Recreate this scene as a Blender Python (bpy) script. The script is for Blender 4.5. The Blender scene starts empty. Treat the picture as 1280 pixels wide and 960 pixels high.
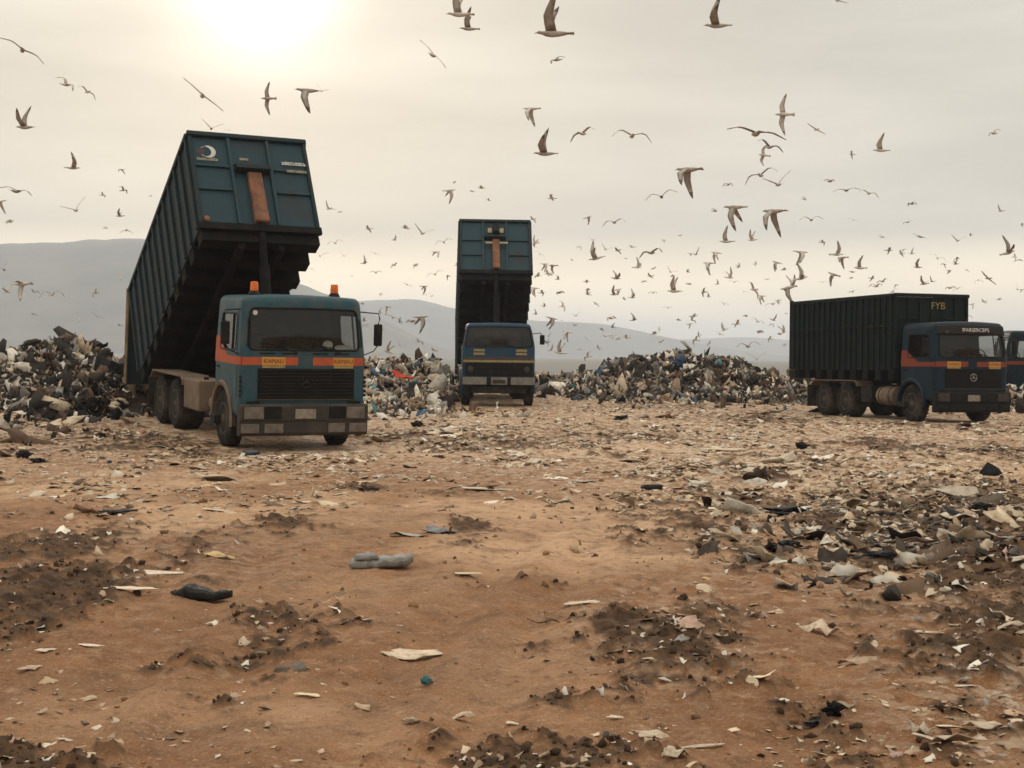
import bpy, bmesh, math, random
import numpy as np
from mathutils import Matrix, Vector, Euler

random.seed(7)
RNG = np.random.default_rng(11)
S = bpy.context.scene
C = S.collection
R = math.radians

# ------------------------------------------------------------------ camera
F_PX, CAM_H = 1801.0, 1.712
PITCH = math.atan((480 - 445.7) / F_PX)
ROLL = 0.0113
cam_data = bpy.data.cameras.new('camera')
cam_data.sensor_width = 36.0
cam_data.lens = F_PX / 1280 * 36.0
cam_data.clip_start = 0.1
cam_data.clip_end = 30000
cam = bpy.data.objects.new('camera', cam_data)
C.objects.link(cam)
cam.matrix_world = (Matrix.Translation((0, 0, CAM_H)) @ Matrix.Rotation(math.pi / 2 - PITCH, 4, 'X')
                    @ Matrix.Rotation(ROLL, 4, 'Z'))
S.camera = cam

# ------------------------------------------------------------------ sky, sun, exposure
SUN_AZ, SUN_EL = R(-10.0), R(14.5)          # azimuth from +Y towards +X
SUN_DIR = Vector((math.sin(SUN_AZ) * math.cos(SUN_EL), math.cos(SUN_AZ) * math.cos(SUN_EL), math.sin(SUN_EL)))
world = bpy.data.worlds.new('World')
S.world = world
world.use_nodes = True
wn, wl = world.node_tree.nodes, world.node_tree.links
wn.clear()
def N(tree, typ, **kw):
    n = tree.nodes.new(typ)
    for k, v in kw.items():
        setattr(n, k, v)
    return n
wt = world.node_tree
w_out = N(wt, 'ShaderNodeOutputWorld')
w_bg = N(wt, 'ShaderNodeBackground')
w_sky = N(wt, 'ShaderNodeTexSky', sky_type='NISHITA', sun_disc=False)
w_sky.sun_elevation = SUN_EL
w_sky.sun_rotation = SUN_AZ
w_sky.air_density, w_sky.dust_density, w_sky.ozone_density = 1.0, 4.0, 1.0
w_tc = N(wt, 'ShaderNodeTexCoord')
w_sep = N(wt, 'ShaderNodeSeparateXYZ')
wl.new(w_tc.outputs['Generated'], w_sep.inputs[0])
w_ramp = N(wt, 'ShaderNodeValToRGB')         # overcast layer, colour by height above the horizon
el = w_ramp.color_ramp.elements
el[0].position = 0.0;   el[0].color = (0.95, 0.80, 0.54, 1)
el[1].position = 1.0;   el[1].color = (1.70, 1.57, 1.32, 1)
for p, c in ((0.025, (1.75, 1.42, 0.90, 1)), (0.052, (1.60, 1.31, 0.86, 1)), (0.085, (0.62, 0.575, 0.485, 1)),
             (0.15, (0.62, 0.58, 0.495, 1)), (0.25, (0.68, 0.64, 0.55, 1)), (0.55, (1.15, 1.07, 0.90, 1))):
    e = el.new(p); e.color = c
wl.new(w_sep.outputs['Z'], w_ramp.inputs['Fac'])
w_map = N(wt, 'ShaderNodeMapping')
w_map.inputs['Scale'].default_value = (1.5, 1.5, 9.0)
w_map.inputs['Rotation'].default_value = (0.03, 0.06, 0.4)
wl.new(w_tc.outputs['Generated'], w_map.inputs['Vector'])
w_noise = N(wt, 'ShaderNodeTexNoise')
w_noise.inputs['Scale'].default_value = 2.1
w_noise.inputs['Detail'].default_value = 4.0
w_noise.inputs['Roughness'].default_value = 0.5
wl.new(w_map.outputs[0], w_noise.inputs['Vector'])
w_nr = N(wt, 'ShaderNodeMapRange')
w_nr.inputs['From Min'].default_value = 0.3
w_nr.inputs['From Max'].default_value = 0.7
w_nr.inputs['To Min'].default_value = 0.82
w_nr.inputs['To Max'].default_value = 1.15
wl.new(w_noise.outputs['Fac'], w_nr.inputs['Value'])
w_mul = N(wt, 'ShaderNodeVectorMath', operation='SCALE')
wl.new(w_ramp.outputs['Color'], w_mul.inputs[0])
wl.new(w_nr.outputs[0], w_mul.inputs['Scale'])
# thin cloud in front of the sun: glow round its direction
w_dot = N(wt, 'ShaderNodeVectorMath', operation='DOT_PRODUCT')
w_dot.inputs[1].default_value = SUN_DIR
w_nrm = N(wt, 'ShaderNodeVectorMath', operation='NORMALIZE')
wl.new(w_tc.outputs['Generated'], w_nrm.inputs[0])
wl.new(w_nrm.outputs[0], w_dot.inputs[0])
def wpow(n, k):
    cl = N(wt, 'ShaderNodeMath', operation='MAXIMUM'); cl.inputs[1].default_value = 0.0
    wl.new(w_dot.outputs['Value'], cl.inputs[0])
    p = N(wt, 'ShaderNodeMath', operation='POWER'); p.inputs[1].default_value = n
    wl.new(cl.outputs[0], p.inputs[0])
    m = N(wt, 'ShaderNodeMath', operation='MULTIPLY'); m.inputs[1].default_value = k
    wl.new(p.outputs[0], m.inputs[0])
    return m
g1, g2 = wpow(90, 0.05), wpow(1000, 1.3)
w_ga = N(wt, 'ShaderNodeMath', operation='ADD')
wl.new(g1.outputs[0], w_ga.inputs[0]); wl.new(g2.outputs[0], w_ga.inputs[1])
w_gc = N(wt, 'ShaderNodeVectorMath', operation='SCALE')
w_gc.inputs[0].default_value = (1.0, 0.95, 0.85)
wl.new(w_ga.outputs[0], w_gc.inputs['Scale'])
w_add = N(wt, 'ShaderNodeVectorMath', operation='ADD')
wl.new(w_mul.outputs[0], w_add.inputs[0]); wl.new(w_gc.outputs[0], w_add.inputs[1])
w_skys = N(wt, 'ShaderNodeVectorMath', operation='SCALE')
w_skys.inputs['Scale'].default_value = 0.10
wl.new(w_sky.outputs['Color'], w_skys.inputs[0])
w_mix = N(wt, 'ShaderNodeMix', data_type='RGBA')
w_mix.inputs['Factor'].default_value = 0.96
wl.new(w_skys.outputs[0], w_mix.inputs[6]); wl.new(w_add.outputs[0], w_mix.inputs[7])
wl.new(w_mix.outputs[2], w_bg.inputs['Color'])
w_bg.inputs['Strength'].default_value = 0.97
wl.new(w_bg.outputs[0], w_out.inputs['Surface'])

sun_data = bpy.data.lights.new('sun', 'SUN')
sun_data.energy = 0.8
sun_data.angle = R(16)
sun_data.color = (1.0, 0.93, 0.82)
sun = bpy.data.objects.new('sun', sun_data)
sun.rotation_euler = SUN_DIR.to_track_quat('Z', 'Y').to_euler()
sun.location = (0, 0, 60)
C.objects.link(sun)

S.view_settings.view_transform = 'Standard'
S.view_settings.look = 'None'
S.view_settings.exposure = 0.14
S.view_settings.gamma = 1.0
S.view_settings.use_curve_mapping = False
S.render.engine = 'CYCLES'
S.cycles.use_denoising = True
S.cycles.max_bounces = 6
S.cycles.volume_bounces = 1
S.cycles.transparent_max_bounces = 12
S.cycles.pixel_filter_type = 'BLACKMAN_HARRIS'
S.cycles.filter_width = 1.55
S.cycles.denoising_prefilter = 'ACCURATE'

# ------------------------------------------------------------------ helpers
def ray(u, v):
    du, dv = u - 640.0, v - 480.0
    a = du * math.cos(ROLL) + dv * math.sin(ROLL)
    b = -du * math.sin(ROLL) + dv * math.cos(ROLL)
    x, up = a / F_PX, -b / F_PX
    return Vector((x, math.cos(PITCH) + up * math.sin(PITCH), -math.sin(PITCH) + up * math.cos(PITCH)))

def at_depth(u, v, Y):
    d = ray(u, v)
    return Vector((0, 0, CAM_H)) + d * (Y / d.y)

def tag(o, label=None, cat=None, group=None, kind=None):
    if label: o['label'] = label
    if cat: o['category'] = cat
    if group: o['group'] = group
    if kind: o['kind'] = kind
    return o

def empty(name, loc=(0, 0, 0), rot=(0, 0, 0)):
    o = bpy.data.objects.new(name, None)
    o.location = loc; o.rotation_euler = rot
    o.empty_display_size = 0.3
    C.objects.link(o)
    return o

def mesh_np(name, V, F, cols=None, smooth=False, attrs=None):
    """mesh from numpy verts and a list of equal-size faces (fast path)"""
    me = bpy.data.meshes.new(name)
    V = np.asarray(V, dtype=np.float32); F = np.asarray(F, dtype=np.int32)
    n, k = F.shape
    me.vertices.add(len(V)); me.vertices.foreach_set('co', V.ravel())
    me.loops.add(n * k); me.loops.foreach_set('vertex_index', F.ravel())
    me.polygons.add(n)
    me.polygons.foreach_set('loop_start', np.arange(0, n * k, k, dtype=np.int32))
    me.polygons.foreach_set('loop_total', np.full(n, k, dtype=np.int32))
    me.update(calc_edges=True)
    if smooth:
        me.polygons.foreach_set('use_smooth', np.ones(n, dtype=bool))
    if cols is not None:
        a = me.attributes.new('Col', 'FLOAT_COLOR', 'POINT')
        a.data.foreach_set('color', np.asarray(cols, dtype=np.float32).ravel())
    for nm, arr in (attrs or {}).items():
        a = me.attributes.new(nm, 'FLOAT', 'POINT')
        a.data.foreach_set('value', np.asarray(arr, dtype=np.float32))
    me.validate()
    return me

def link(name, me, mat=None, parent=None, loc=None, rot=None):
    o = bpy.data.objects.new(name, me)
    C.objects.link(o)
    if mat is not None:
        if len(me.materials) == 0:
            me.materials.append(mat)
    if parent is not None: o.parent = parent
    if loc is not None: o.location = loc
    if rot is not None: o.rotation_euler = rot
    return o

class MB:
    """collects simple shapes and links them as one mesh object"""
    def __init__(s): s.v = []; s.f = []
    def add(s, vs, fs):
        o = len(s.v); s.v += [tuple(p) for p in vs]; s.f += [tuple(i + o for i in f) for f in fs]; return s
    def box(s, x0, x1, y0, y1, z0, z1, M=None):
        vs = [(x, y, z) for x in (x0, x1) for y in (y0, y1) for z in (z0, z1)]
        if M is not None: vs = [M @ Vector(p) for p in vs]
        return s.add(vs, [(0, 1, 3, 2), (4, 6, 7, 5), (0, 4, 5, 1), (2, 3, 7, 6), (0, 2, 6, 4), (1, 5, 7, 3)])
    def prism(s, prof, y0, y1):          # profile in x,z extruded along y
        n = len(prof)
        vs = [(x, y0, z) for x, z in prof] + [(x, y1, z) for x, z in prof]
        return s.add(vs, [tuple(range(n)), tuple(range(2 * n - 1, n - 1, -1))] +
                     [(i, i + n, (i + 1) % n + n, (i + 1) % n) for i in range(n)])
    def lathe(s, prof, c, axis='z', n=16):   # profile (radius, height) pairs, closed with caps
        vs, fs = [], []
        for r, h in prof:
            for k in range(n):
                a = 2 * math.pi * k / n
                p = (r * math.cos(a), r * math.sin(a), h)
                if axis == 'y': p = (p[0], p[2], p[1])
                if axis == 'x': p = (p[2], p[0], p[1])
                vs.append((p[0] + c[0], p[1] + c[1], p[2] + c[2]))
        m = len(prof)
        for j in range(m - 1):
            for k in range(n):
                fs.append((j * n + k, j * n + (k + 1) % n, (j + 1) * n + (k + 1) % n, (j + 1) * n + k))
        fs.append(tuple(range(n - 1, -1, -1))); fs.append(tuple((m - 1) * n + k for k in range(n)))
        return s.add(vs, fs)
    def tube(s, pts, r, n=8):
        pts = [Vector(p) for p in pts]; vs, fs = [], []
        for i, p in enumerate(pts):
            d = (pts[min(i + 1, len(pts) - 1)] - pts[max(i - 1, 0)]).normalized()
            a = d.cross(Vector((0, 0, 1)))
            if a.length < 1e-3: a = d.cross(Vector((0, 1, 0)))
            a.normalize(); b = d.cross(a)
            rr = r[i] if isinstance(r, (list, tuple)) else r
            for k in range(n):
                t = 2 * math.pi * k / n
                vs.append(p + a * rr * math.cos(t) + b * rr * math.sin(t))
        for i in range(len(pts) - 1):
            for k in range(n):
                fs.append((i * n + k, i * n + (k + 1) % n, (i + 1) * n + (k + 1) % n, (i + 1) * n + k))
        fs.append(tuple(range(n - 1, -1, -1))); fs.append(tuple((len(pts) - 1) * n + k for k in range(n)))
        return s.add(vs, fs)
    def mesh(s, name, bevel=0.0, smooth=False, seg=2):
        me = bpy.data.meshes.new(name)
        me.from_pydata(s.v, [], s.f)
        bm = bmesh.new(); bm.from_mesh(me)
        bmesh.ops.recalc_face_normals(bm, faces=bm.faces)
        if bevel > 0:
            ed = [e for e in bm.edges if len(e.link_faces) == 2 and e.calc_face_angle(0) > 0.5]
            bmesh.ops.bevel(bm, geom=ed, offset=bevel, segments=seg, profile=0.5, affect='EDGES', clamp_overlap=True)
        if smooth:
            for f in bm.faces: f.smooth = True
        bm.to_mesh(me); bm.free(); me.update()
        if smooth:
            try: me.set_sharp_from_angle(angle=R(38))
            except Exception: pass
        return me
    def build(s, name, mat, parent=None, bevel=0.0, smooth=False, loc=None, rot=None, seg=2):
        return link(name, s.mesh(name, bevel, smooth, seg), mat, parent, loc, rot)

# value noise ---------------------------------------------------------------
def _hash(ix, iy, seed):
    h = (ix * 374761393 + iy * 668265263 + seed * 974634777) & 0xffffffff
    h = ((h ^ (h >> 13)) * 1274126177) & 0xffffffff
    return ((h ^ (h >> 16)) & 0xffff) / 65535.0
def vnoise(x, y, seed=0):
    x = np.asarray(x, dtype=np.float64); y = np.asarray(y, dtype=np.float64)
    ix = np.floor(x).astype(np.int64); iy = np.floor(y).astype(np.int64)
    fx, fy = x - ix, y - iy
    fx = fx * fx * (3 - 2 * fx); fy = fy * fy * (3 - 2 * fy)
    a, b = _hash(ix, iy, seed), _hash(ix + 1, iy, seed)
    c, d = _hash(ix, iy + 1, seed), _hash(ix + 1, iy + 1, seed)
    return (a + (b - a) * fx) * (1 - fy) + (c + (d - c) * fx) * fy
def fbm(x, y, oct=4, seed=0, gain=0.5):
    t, amp, tot = 0, 1.0, 0
    ca, sa = math.cos(0.7), math.sin(0.7)
    for i in range(oct):
        t = t + amp * vnoise(x, y, seed + i * 17); tot += amp
        x, y = (x * ca - y * sa) * 2.03 + 3.1, (x * sa + y * ca) * 2.03 + 1.7
        amp *= gain
    return t / tot
def sstep(a, b, x):
    t = np.clip((x - a) / (b - a), 0, 1); return t * t * (3 - 2 * t)

# ------------------------------------------------------------------ materials
def pmat(name, col, rough=0.6, col2=None, scale=3.0, lo=0.4, hi=0.65, bump=0.0, bscale=30.0, metal=0.0, spec=0.14,
         attr=None, detail=5.0):
    m = bpy.data.materials.new(name); m.use_nodes = True
    t = m.node_tree; b = t.nodes['Principled BSDF']
    b.inputs['Roughness'].default_value = rough
    b.inputs['Metallic'].default_value = metal
    b.inputs['Specular IOR Level'].default_value = spec
    tc = N(t, 'ShaderNodeTexCoord')
    base = None
    if attr == 'Col':
        a = N(t, 'ShaderNodeAttribute', attribute_name='Col'); base = a.outputs['Color']
    elif attr == 'obj':
        a = N(t, 'ShaderNodeObjectInfo'); base = a.outputs['Color']
    if col2 is not None:
        n = N(t, 'ShaderNodeTexNoise'); n.inputs['Scale'].default_value = scale
        n.inputs['Detail'].default_value = detail; n.inputs['Roughness'].default_value = 0.62
        t.links.new(tc.outputs['Object'], n.inputs['Vector'])
        mr = N(t, 'ShaderNodeMapRange'); mr.inputs['From Min'].default_value = lo; mr.inputs['From Max'].default_value = hi
        t.links.new(n.outputs['Fac'], mr.inputs['Value'])
        mx = N(t, 'ShaderNodeMix', data_type='RGBA')
        t.links.new(mr.outputs[0], mx.inputs['Factor'])
        if base is not None:
            t.links.new(base, mx.inputs[6])
            mul = N(t, 'ShaderNodeMix', data_type='RGBA', blend_type='MULTIPLY'); mul.inputs['Factor'].default_value = 1
            t.links.new(base, mul.inputs[6]); mul.inputs[7].default_value = (*col2, 1)
            t.links.new(mul.outputs[2], mx.inputs[7])
        else:
            mx.inputs[6].default_value = (*col, 1); mx.inputs[7].default_value = (*col2, 1)
        t.links.new(mx.outputs[2], b.inputs['Base Color'])
    elif base is not None:
        t.links.new(base, b.inputs['Base Color'])
    else:
        b.inputs['Base Color'].default_value = (*col, 1)
    if bump > 0:
        n2 = N(t, 'ShaderNodeTexNoise'); n2.inputs['Scale'].default_value = bscale; n2.inputs['Detail'].default_value = 4
        t.links.new(tc.outputs['Object'], n2.inputs['Vector'])
        bp = N(t, 'ShaderNodeBump'); bp.inputs['Strength'].default_value = bump; bp.inputs['Distance'].default_value = 0.02
        t.links.new(n2.outputs['Fac'], bp.inputs['Height']); t.links.new(bp.outputs[0], b.inputs['Normal'])
    return m

DUST = (0.27, 0.20, 0.145)
M = {}
M['cab_teal'] = pmat('cab_teal_paint', (0.0255, 0.0697, 0.0918), 0.45, (0.0892, 0.0952, 0.0867), 3.2, 0.44, 0.82, 0.12, 2.5, detail=9)
M['cab_blue'] = pmat('cab_blue_paint', (0.0087, 0.0260, 0.0434), 0.45, (0.0285, 0.0322, 0.0322), 3.2, 0.46, 0.82, 0.12, 2.5, detail=9)
M['cab_navy'] = pmat('cab_navy_paint', (0.016, 0.052, 0.098), 0.45, (0.045, 0.055, 0.062), 3.2, 0.46, 0.82, 0.12, 2.5, detail=9)
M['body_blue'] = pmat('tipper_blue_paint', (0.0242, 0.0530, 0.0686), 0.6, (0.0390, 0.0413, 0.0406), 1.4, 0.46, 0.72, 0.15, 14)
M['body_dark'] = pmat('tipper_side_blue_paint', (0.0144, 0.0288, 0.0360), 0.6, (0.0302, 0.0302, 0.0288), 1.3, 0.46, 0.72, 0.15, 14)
M['body_green'] = pmat('tipper_green_paint', (0.0064, 0.0136, 0.0120), 0.6, (0.0120, 0.0176, 0.0160), 1.5, 0.42, 0.7, 0.15, 14)
M['under'] = pmat('underbody_steel', (0.008, 0.008, 0.0075), 0.8, (0.020, 0.017, 0.014), 2.5, 0.5, 0.75, 0.2, 20)
M['chassis'] = pmat('chassis_steel', (0.014, 0.0135, 0.013), 0.75, (0.055, 0.045, 0.035), 3.0, 0.45, 0.72, 0.2, 25)
M['dusty'] = pmat('mud_covered_steel', (0.2000, 0.1480, 0.1080), 0.9, (0.0960, 0.0720, 0.0560), 3.0, 0.42, 0.7, 0.3, 25)
M['rust'] = pmat('rusty_steel', (0.24, 0.115, 0.07), 0.85, (0.13, 0.07, 0.05), 4.0, 0.4, 0.65, 0.25, 35)
M['timber'] = pmat('weathered_board', (0.22, 0.15, 0.085), 0.85, (0.11, 0.08, 0.05), 3.5, 0.4, 0.65, 0.2, 25)
M['rubber'] = pmat('dusty_rubber', (0.0135, 0.0128, 0.0120), 0.85, (0.0750, 0.0600, 0.0465), 2.6, 0.42, 0.72, 0.3, 40)
M['rim'] = pmat('dusty_rim', (0.0525, 0.0434, 0.0350), 0.8, (0.1050, 0.0805, 0.0595), 4.0, 0.4, 0.65)
M['black'] = pmat('black_plastic', (0.0091, 0.0091, 0.0091), 0.55, (0.0245, 0.0210, 0.0182), 3.0, 0.5, 0.75)
M['bumper'] = pmat('dusty_bumper', (0.0432, 0.0389, 0.0346), 0.75, (0.0720, 0.0590, 0.0475), 3.5, 0.42, 0.7)
M['bumper_black'] = pmat('dark_bumper', (0.0096, 0.0096, 0.0096), 0.7, (0.0180, 0.0162, 0.0144), 3.5, 0.42, 0.7)
M['cab_dark'] = pmat('cab_dark_paint', (0.006, 0.015, 0.024), 0.5, (0.016, 0.02, 0.022), 3.2, 0.46, 0.8)
M['bumper_grey'] = pmat('grey_bumper', (0.21, 0.20, 0.185), 0.65, (0.13, 0.115, 0.10), 4.0, 0.42, 0.68)
M['lamp'] = pmat('dusty_lamp_lens', (0.165, 0.145, 0.122), 0.5, (0.10, 0.083, 0.068), 6.0, 0.4, 0.65)
M['plate'] = pmat('dusty_number_plate', (0.27, 0.24, 0.20), 0.7, (0.17, 0.14, 0.11), 8.0, 0.4, 0.65)
M['orange_dimmed'] = pmat('dimmed_orange_stripe_paint', (0.22, 0.048, 0.026), 0.6, (0.13, 0.05, 0.035), 5.0, 0.42, 0.75)  # stripe orange darkened in the paint to stand for dimmer light at right
M['cab_blue_dimmed'] = pmat('cab_blue_dimmed_paint', (0.0065, 0.021, 0.038), 0.45, (0.022, 0.027, 0.029), 3.2, 0.46, 0.82, 0.12, 2.5, detail=9)  # darker copy of the blue, painting in dim light on the right-hand truck
M['orange'] = pmat('orange_stripe_paint', (0.44, 0.090, 0.036), 0.55, (0.26, 0.09, 0.055), 5.0, 0.42, 0.75)
M['amber'] = pmat('amber_panel_paint', (0.56, 0.26, 0.06), 0.55, (0.42, 0.21, 0.07), 6.0, 0.45, 0.75)
M['ochre'] = pmat('faded_yellow_paint', (0.34, 0.26, 0.10), 0.6, (0.22, 0.18, 0.09), 8.0, 0.4, 0.7)
M['letter_dark'] = pmat('dark_lettering', (0.20, 0.07, 0.035), 0.6)
M['letter_white'] = pmat('white_lettering', (0.62, 0.60, 0.56), 0.6, (0.42, 0.40, 0.37), 9.0, 0.4, 0.7)
M['cream'] = pmat('cream_lettering', (0.40, 0.35, 0.24), 0.6, (0.24, 0.21, 0.15), 9.0, 0.4, 0.7)
M['faded_red'] = pmat('faded_red_paint', (0.10, 0.055, 0.055), 0.7, (0.05, 0.055, 0.065), 8.0, 0.35, 0.65)
M['chrome'] = pmat('dull_chrome', (0.35, 0.34, 0.32), 0.4, metal=0.8)
M['visor'] = pmat('dark_visor_plastic', (0.0180, 0.0144, 0.0132), 0.5)
M['interior'] = pmat('cab_interior', (0.016, 0.015, 0.015), 0.85, (0.028, 0.025, 0.023), 5.0)
M['paper'] = pmat('white_paper', (0.72, 0.70, 0.66), 0.8)
M['beacon'] = pmat('amber_beacon_lens', (0.78, 0.20, 0.05), 0.3, (0.62, 0.15, 0.05), 12.0)
M['beacon'].node_tree.nodes['Principled BSDF'].inputs['Subsurface Weight'].default_value = 0.25
M['beacon'].node_tree.nodes['Principled BSDF'].inputs['Subsurface Radius'].default_value = (0.05, 0.02, 0.01)

def glass_mat(name, tint, dirt):
    m = bpy.data.materials.new(name); m.use_nodes = True
    t = m.node_tree; t.nodes.clear()
    out = N(t, 'ShaderNodeOutputMaterial')
    tr = N(t, 'ShaderNodeBsdfTransparent'); tr.inputs[0].default_value = (*tint, 1)
    gl = N(t, 'ShaderNodeBsdfGlossy'); gl.inputs['Roughness'].default_value = 0.06
    df = N(t, 'ShaderNodeBsdfDiffuse'); df.inputs[0].default_value = (0.20, 0.17, 0.14, 1)
    lw = N(t, 'ShaderNodeLayerWeight'); lw.inputs['Blend'].default_value = 0.5
    pw = N(t, 'ShaderNodeMath', operation='POWER'); pw.inputs[1].default_value = 4.0
    t.links.new(lw.outputs['Facing'], pw.inputs[0])
    fr = N(t, 'ShaderNodeMath', operation='MULTIPLY_ADD'); fr.inputs[1].default_value = 0.6; fr.inputs[2].default_value = 0.04
    t.links.new(pw.outputs[0], fr.inputs[0])
    m1 = N(t, 'ShaderNodeMixShader'); m2 = N(t, 'ShaderNodeMixShader')
    n = N(t, 'ShaderNodeTexNoise'); n.inputs['Scale'].default_value = 2.5; n.inputs['Detail'].default_value = 5
    tc = N(t, 'ShaderNodeTexCoord'); t.links.new(tc.outputs['Object'], n.inputs['Vector'])
    mr = N(t, 'ShaderNodeMapRange'); mr.inputs['From Min'].default_value = 0.3; mr.inputs['From Max'].default_value = 0.8
    mr.inputs['To Min'].default_value = 0.02; mr.inputs['To Max'].default_value = dirt
    t.links.new(n.outputs['Fac'], mr.inputs['Value'])
    t.links.new(mr.outputs[0], m1.inputs[0]); t.links.new(tr.outputs[0], m1.inputs[1]); t.links.new(df.outputs[0], m1.inputs[2])
    t.links.new(fr.outputs[0], m2.inputs[0]); t.links.new(m1.outputs[0], m2.inputs[1]); t.links.new(gl.outputs[0], m2.inputs[2])
    t.links.new(m2.outputs[0], out.inputs['Surface'])
    return m
M['glass'] = glass_mat('dusty_window_glass', (0.60, 0.62, 0.60), 0.07)

# ------------------------------------------------------------------ ground
# trucks: X, Y, heading, height, pitch, tilt of the tipping body (metres, radians)
TRUCKS = [(-4.519, 28.11, 0.465, -0.046, -0.039, 0.540),
          (-0.52, 48.78, 0.055, 0.081, -0.028, 0.603),
          (12.762, 42.605, 0.296, -0.052, 0.008, 0.0),
          (20.25, 55.5, R(-97), 0.02, 0.0, 0.0)]

def px_ground(u, v):
    d = ray(u, v); t = CAM_H / -d.z
    return d.x * t, d.y * t

# damp, churned patches of dark mud: image position of each, its half width and half depth in metres, strength
PATCH = []
for (u, v, wx, wy, k) in [
    (830, 795, .6, 1.2, 1.1), (880, 775, .4, .8, 1.0), (765, 825, .4, .8, .8), (720, 945, .55, .5, 1.0), (335, 795, .40, 1.0, .9), (320, 815, .3, .6, .7),
    (700, 875, .35, .25, .8), (330, 660, .55, 2.0, .7), (230, 700, .35, 1.2, .7), (60, 690, .9, 2.2, 1.0), (40, 745, .9, 1.6, 1.0),
    (10, 770, .6, 1.0, .8), (110, 665, .7, 1.4, .6), (90, 640, .6, 1.5, .5), (590, 665, .28, 1.0, 1.0), (950, 592, .6, 2.2, 1.0), (850, 655, .9, 2.5, .8),
    (980, 640, 1.0, 2.4, .8), (1080, 690, 1.3, 2.4, .8), (1180, 660, 1.8, 3.5, 1.1), (1260, 640, 1.8, 4, 1.1), (1265, 720, 1.3, 2.2, 1.1), (1090, 650, 1.3, 3, .9), (1270, 780, .8, 1.5, 1.0),
    (1200, 760, .8, 1.6, .7), (1265, 830, .7, 1.2, .8), (1180, 830, .45, .9, .6), (1000, 875, .3, .5, .7), (1200, 930, .6, .6, .7),
    (1060, 800, .4, .8, .4), (620, 553, 2.6, 2.6, .8), (790, 545, 2.0, 2.6, .7), (830, 510, 2.5, 3, .7), (960, 525, 2.5, 3, .9),
    (1000, 505, 2.5, 3, .8), (1100, 555, 2.2, 3, .8), (1230, 565, 2.2, 3, .8), (1000, 575, 1.5, 2, .6), (180, 552, 1.6, 2.0, .9), (110, 545, 1.8, 2.0, .7), (30, 560, 1.8, 2.4, .7), (250, 560, 1.2, 1.6, .7),
    (480, 545, 1.4, 1.6, .8), (40, 955, .4, .25, 1.0), (110, 958, .35, .2, .9), (460, 610, .5, 1.2, .6), (560, 615, .8, .9, .4), (1120, 530, 3, 2, .8),
    (870, 590, 1.2, 1.5, .5), (1160, 610, 2, 1.5, .5), (700, 570, 1.5, 1.2, .5), (180, 745, .6, .8, .35), (1240, 900, .5, .8, .7), (640, 730, .5, .3, .4), (1140, 740, .7, .8, .4)]:
    x, y = px_ground(u, v)
    PATCH.append((x, y, wx, wy, k))

def mud_mask(x, y):
    m = np.zeros_like(x)
    for (px, py, wx, wy, k) in PATCH:
        q = ((x - px) / wx) ** 2 + ((y - py) / wy) ** 2
        near = q < 6
        if near.any():
            m[near] = np.maximum(m[near], k * np.exp(-q[near] * 0.9))
    n = fbm(x * 2.8, y * 1.5, 4, 31, 0.6)
    n2 = fbm(x * 10, y * 7, 3, 77, 0.6)
    return np.clip(sstep(0.33, 0.62, m * 0.62 + 0.95 * (n - 0.5) + 0.75 * (n2 - 0.5) + 0.35 * (fbm(x * 24, y * 18, 2, 19) - 0.5) + 0.06 - 0.25 * sstep(0.12, 0.02, m)), 0, 1)

def base_h(x, y):
    """flattened lie of the land: gentle swells, level under each truck"""
    z = 0.16 * (fbm(x * 0.16, y * 0.16, 3, 5) - 0.5)
    near = np.exp(-(np.asarray(y) / 9.0) ** 2)
    z = z * (1 - 0.5 * near)
    for (X, Y, a, zo, pt, tl) in TRUCKS:
        fx, fy = math.sin(a), -math.cos(a)
        dx, dy = x - X, y - Y
        lx = dx * fx + dy * fy
        ly = dx * -fy + dy * fx
        w = (1 - sstep(0.6, 3.2, np.maximum(np.abs(ly) - 1.2, 0))) * (1 - sstep(0.6, 3.2, np.maximum(np.abs(lx + 2.3) - 3.5, 0)))
        z = z * (1 - w) + w * (zo + lx * math.sin(pt))
    return z

def under_truck(x, y):
    w = np.zeros_like(x)
    for (X, Y, a, zo, pt, tl) in TRUCKS:
        fx, fy = math.sin(a), -math.cos(a)
        dx, dy = x - X, y - Y
        lx = dx * fx + dy * fy; ly = dx * -fy + dy * fx
        w = np.maximum(w, (1 - sstep(0.1, 0.5, np.maximum(np.abs(ly) - 1.3, 0))) * (1 - sstep(0.2, 0.8, np.maximum(np.abs(lx + 2.3) - 3.6, 0))))
    return w

def dense_w(u, v):
    """how thickly the ground is strewn there"""
    w = 0.20 + 0.9 * sstep(640, 520, v)
    w += 1.1 * np.exp(-(((u - 1130) / 190) ** 2 + ((v - 660) / 70) ** 2))
    w += 0.45 * np.exp(-(((u - 1230) / 130) ** 2 + ((v - 850) / 110) ** 2))
    w += 0.35 * np.exp(-(((u - 840) / 110) ** 2 + ((v - 800) / 60) ** 2))
    w += 0.5 * np.exp(-(((u - 900) / 200) ** 2 + ((v - 590) / 50) ** 2))
    w += 0.2 * np.exp(-(((u - 250) / 200) ** 2 + ((v - 680) / 60) ** 2))
    return w
def strewn_at(x, y):
    yy = np.maximum(y, 3.0)
    u = 640 + F_PX * x / yy; v = 446 + (u - 640) * ROLL + CAM_H * F_PX / yy
    return np.clip((dense_w(u, v) - .15) * .9, 0, 1) * (np.asarray(y) > 3) * (1 - sstep(75, 110, np.hypot(x, y)))

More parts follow.
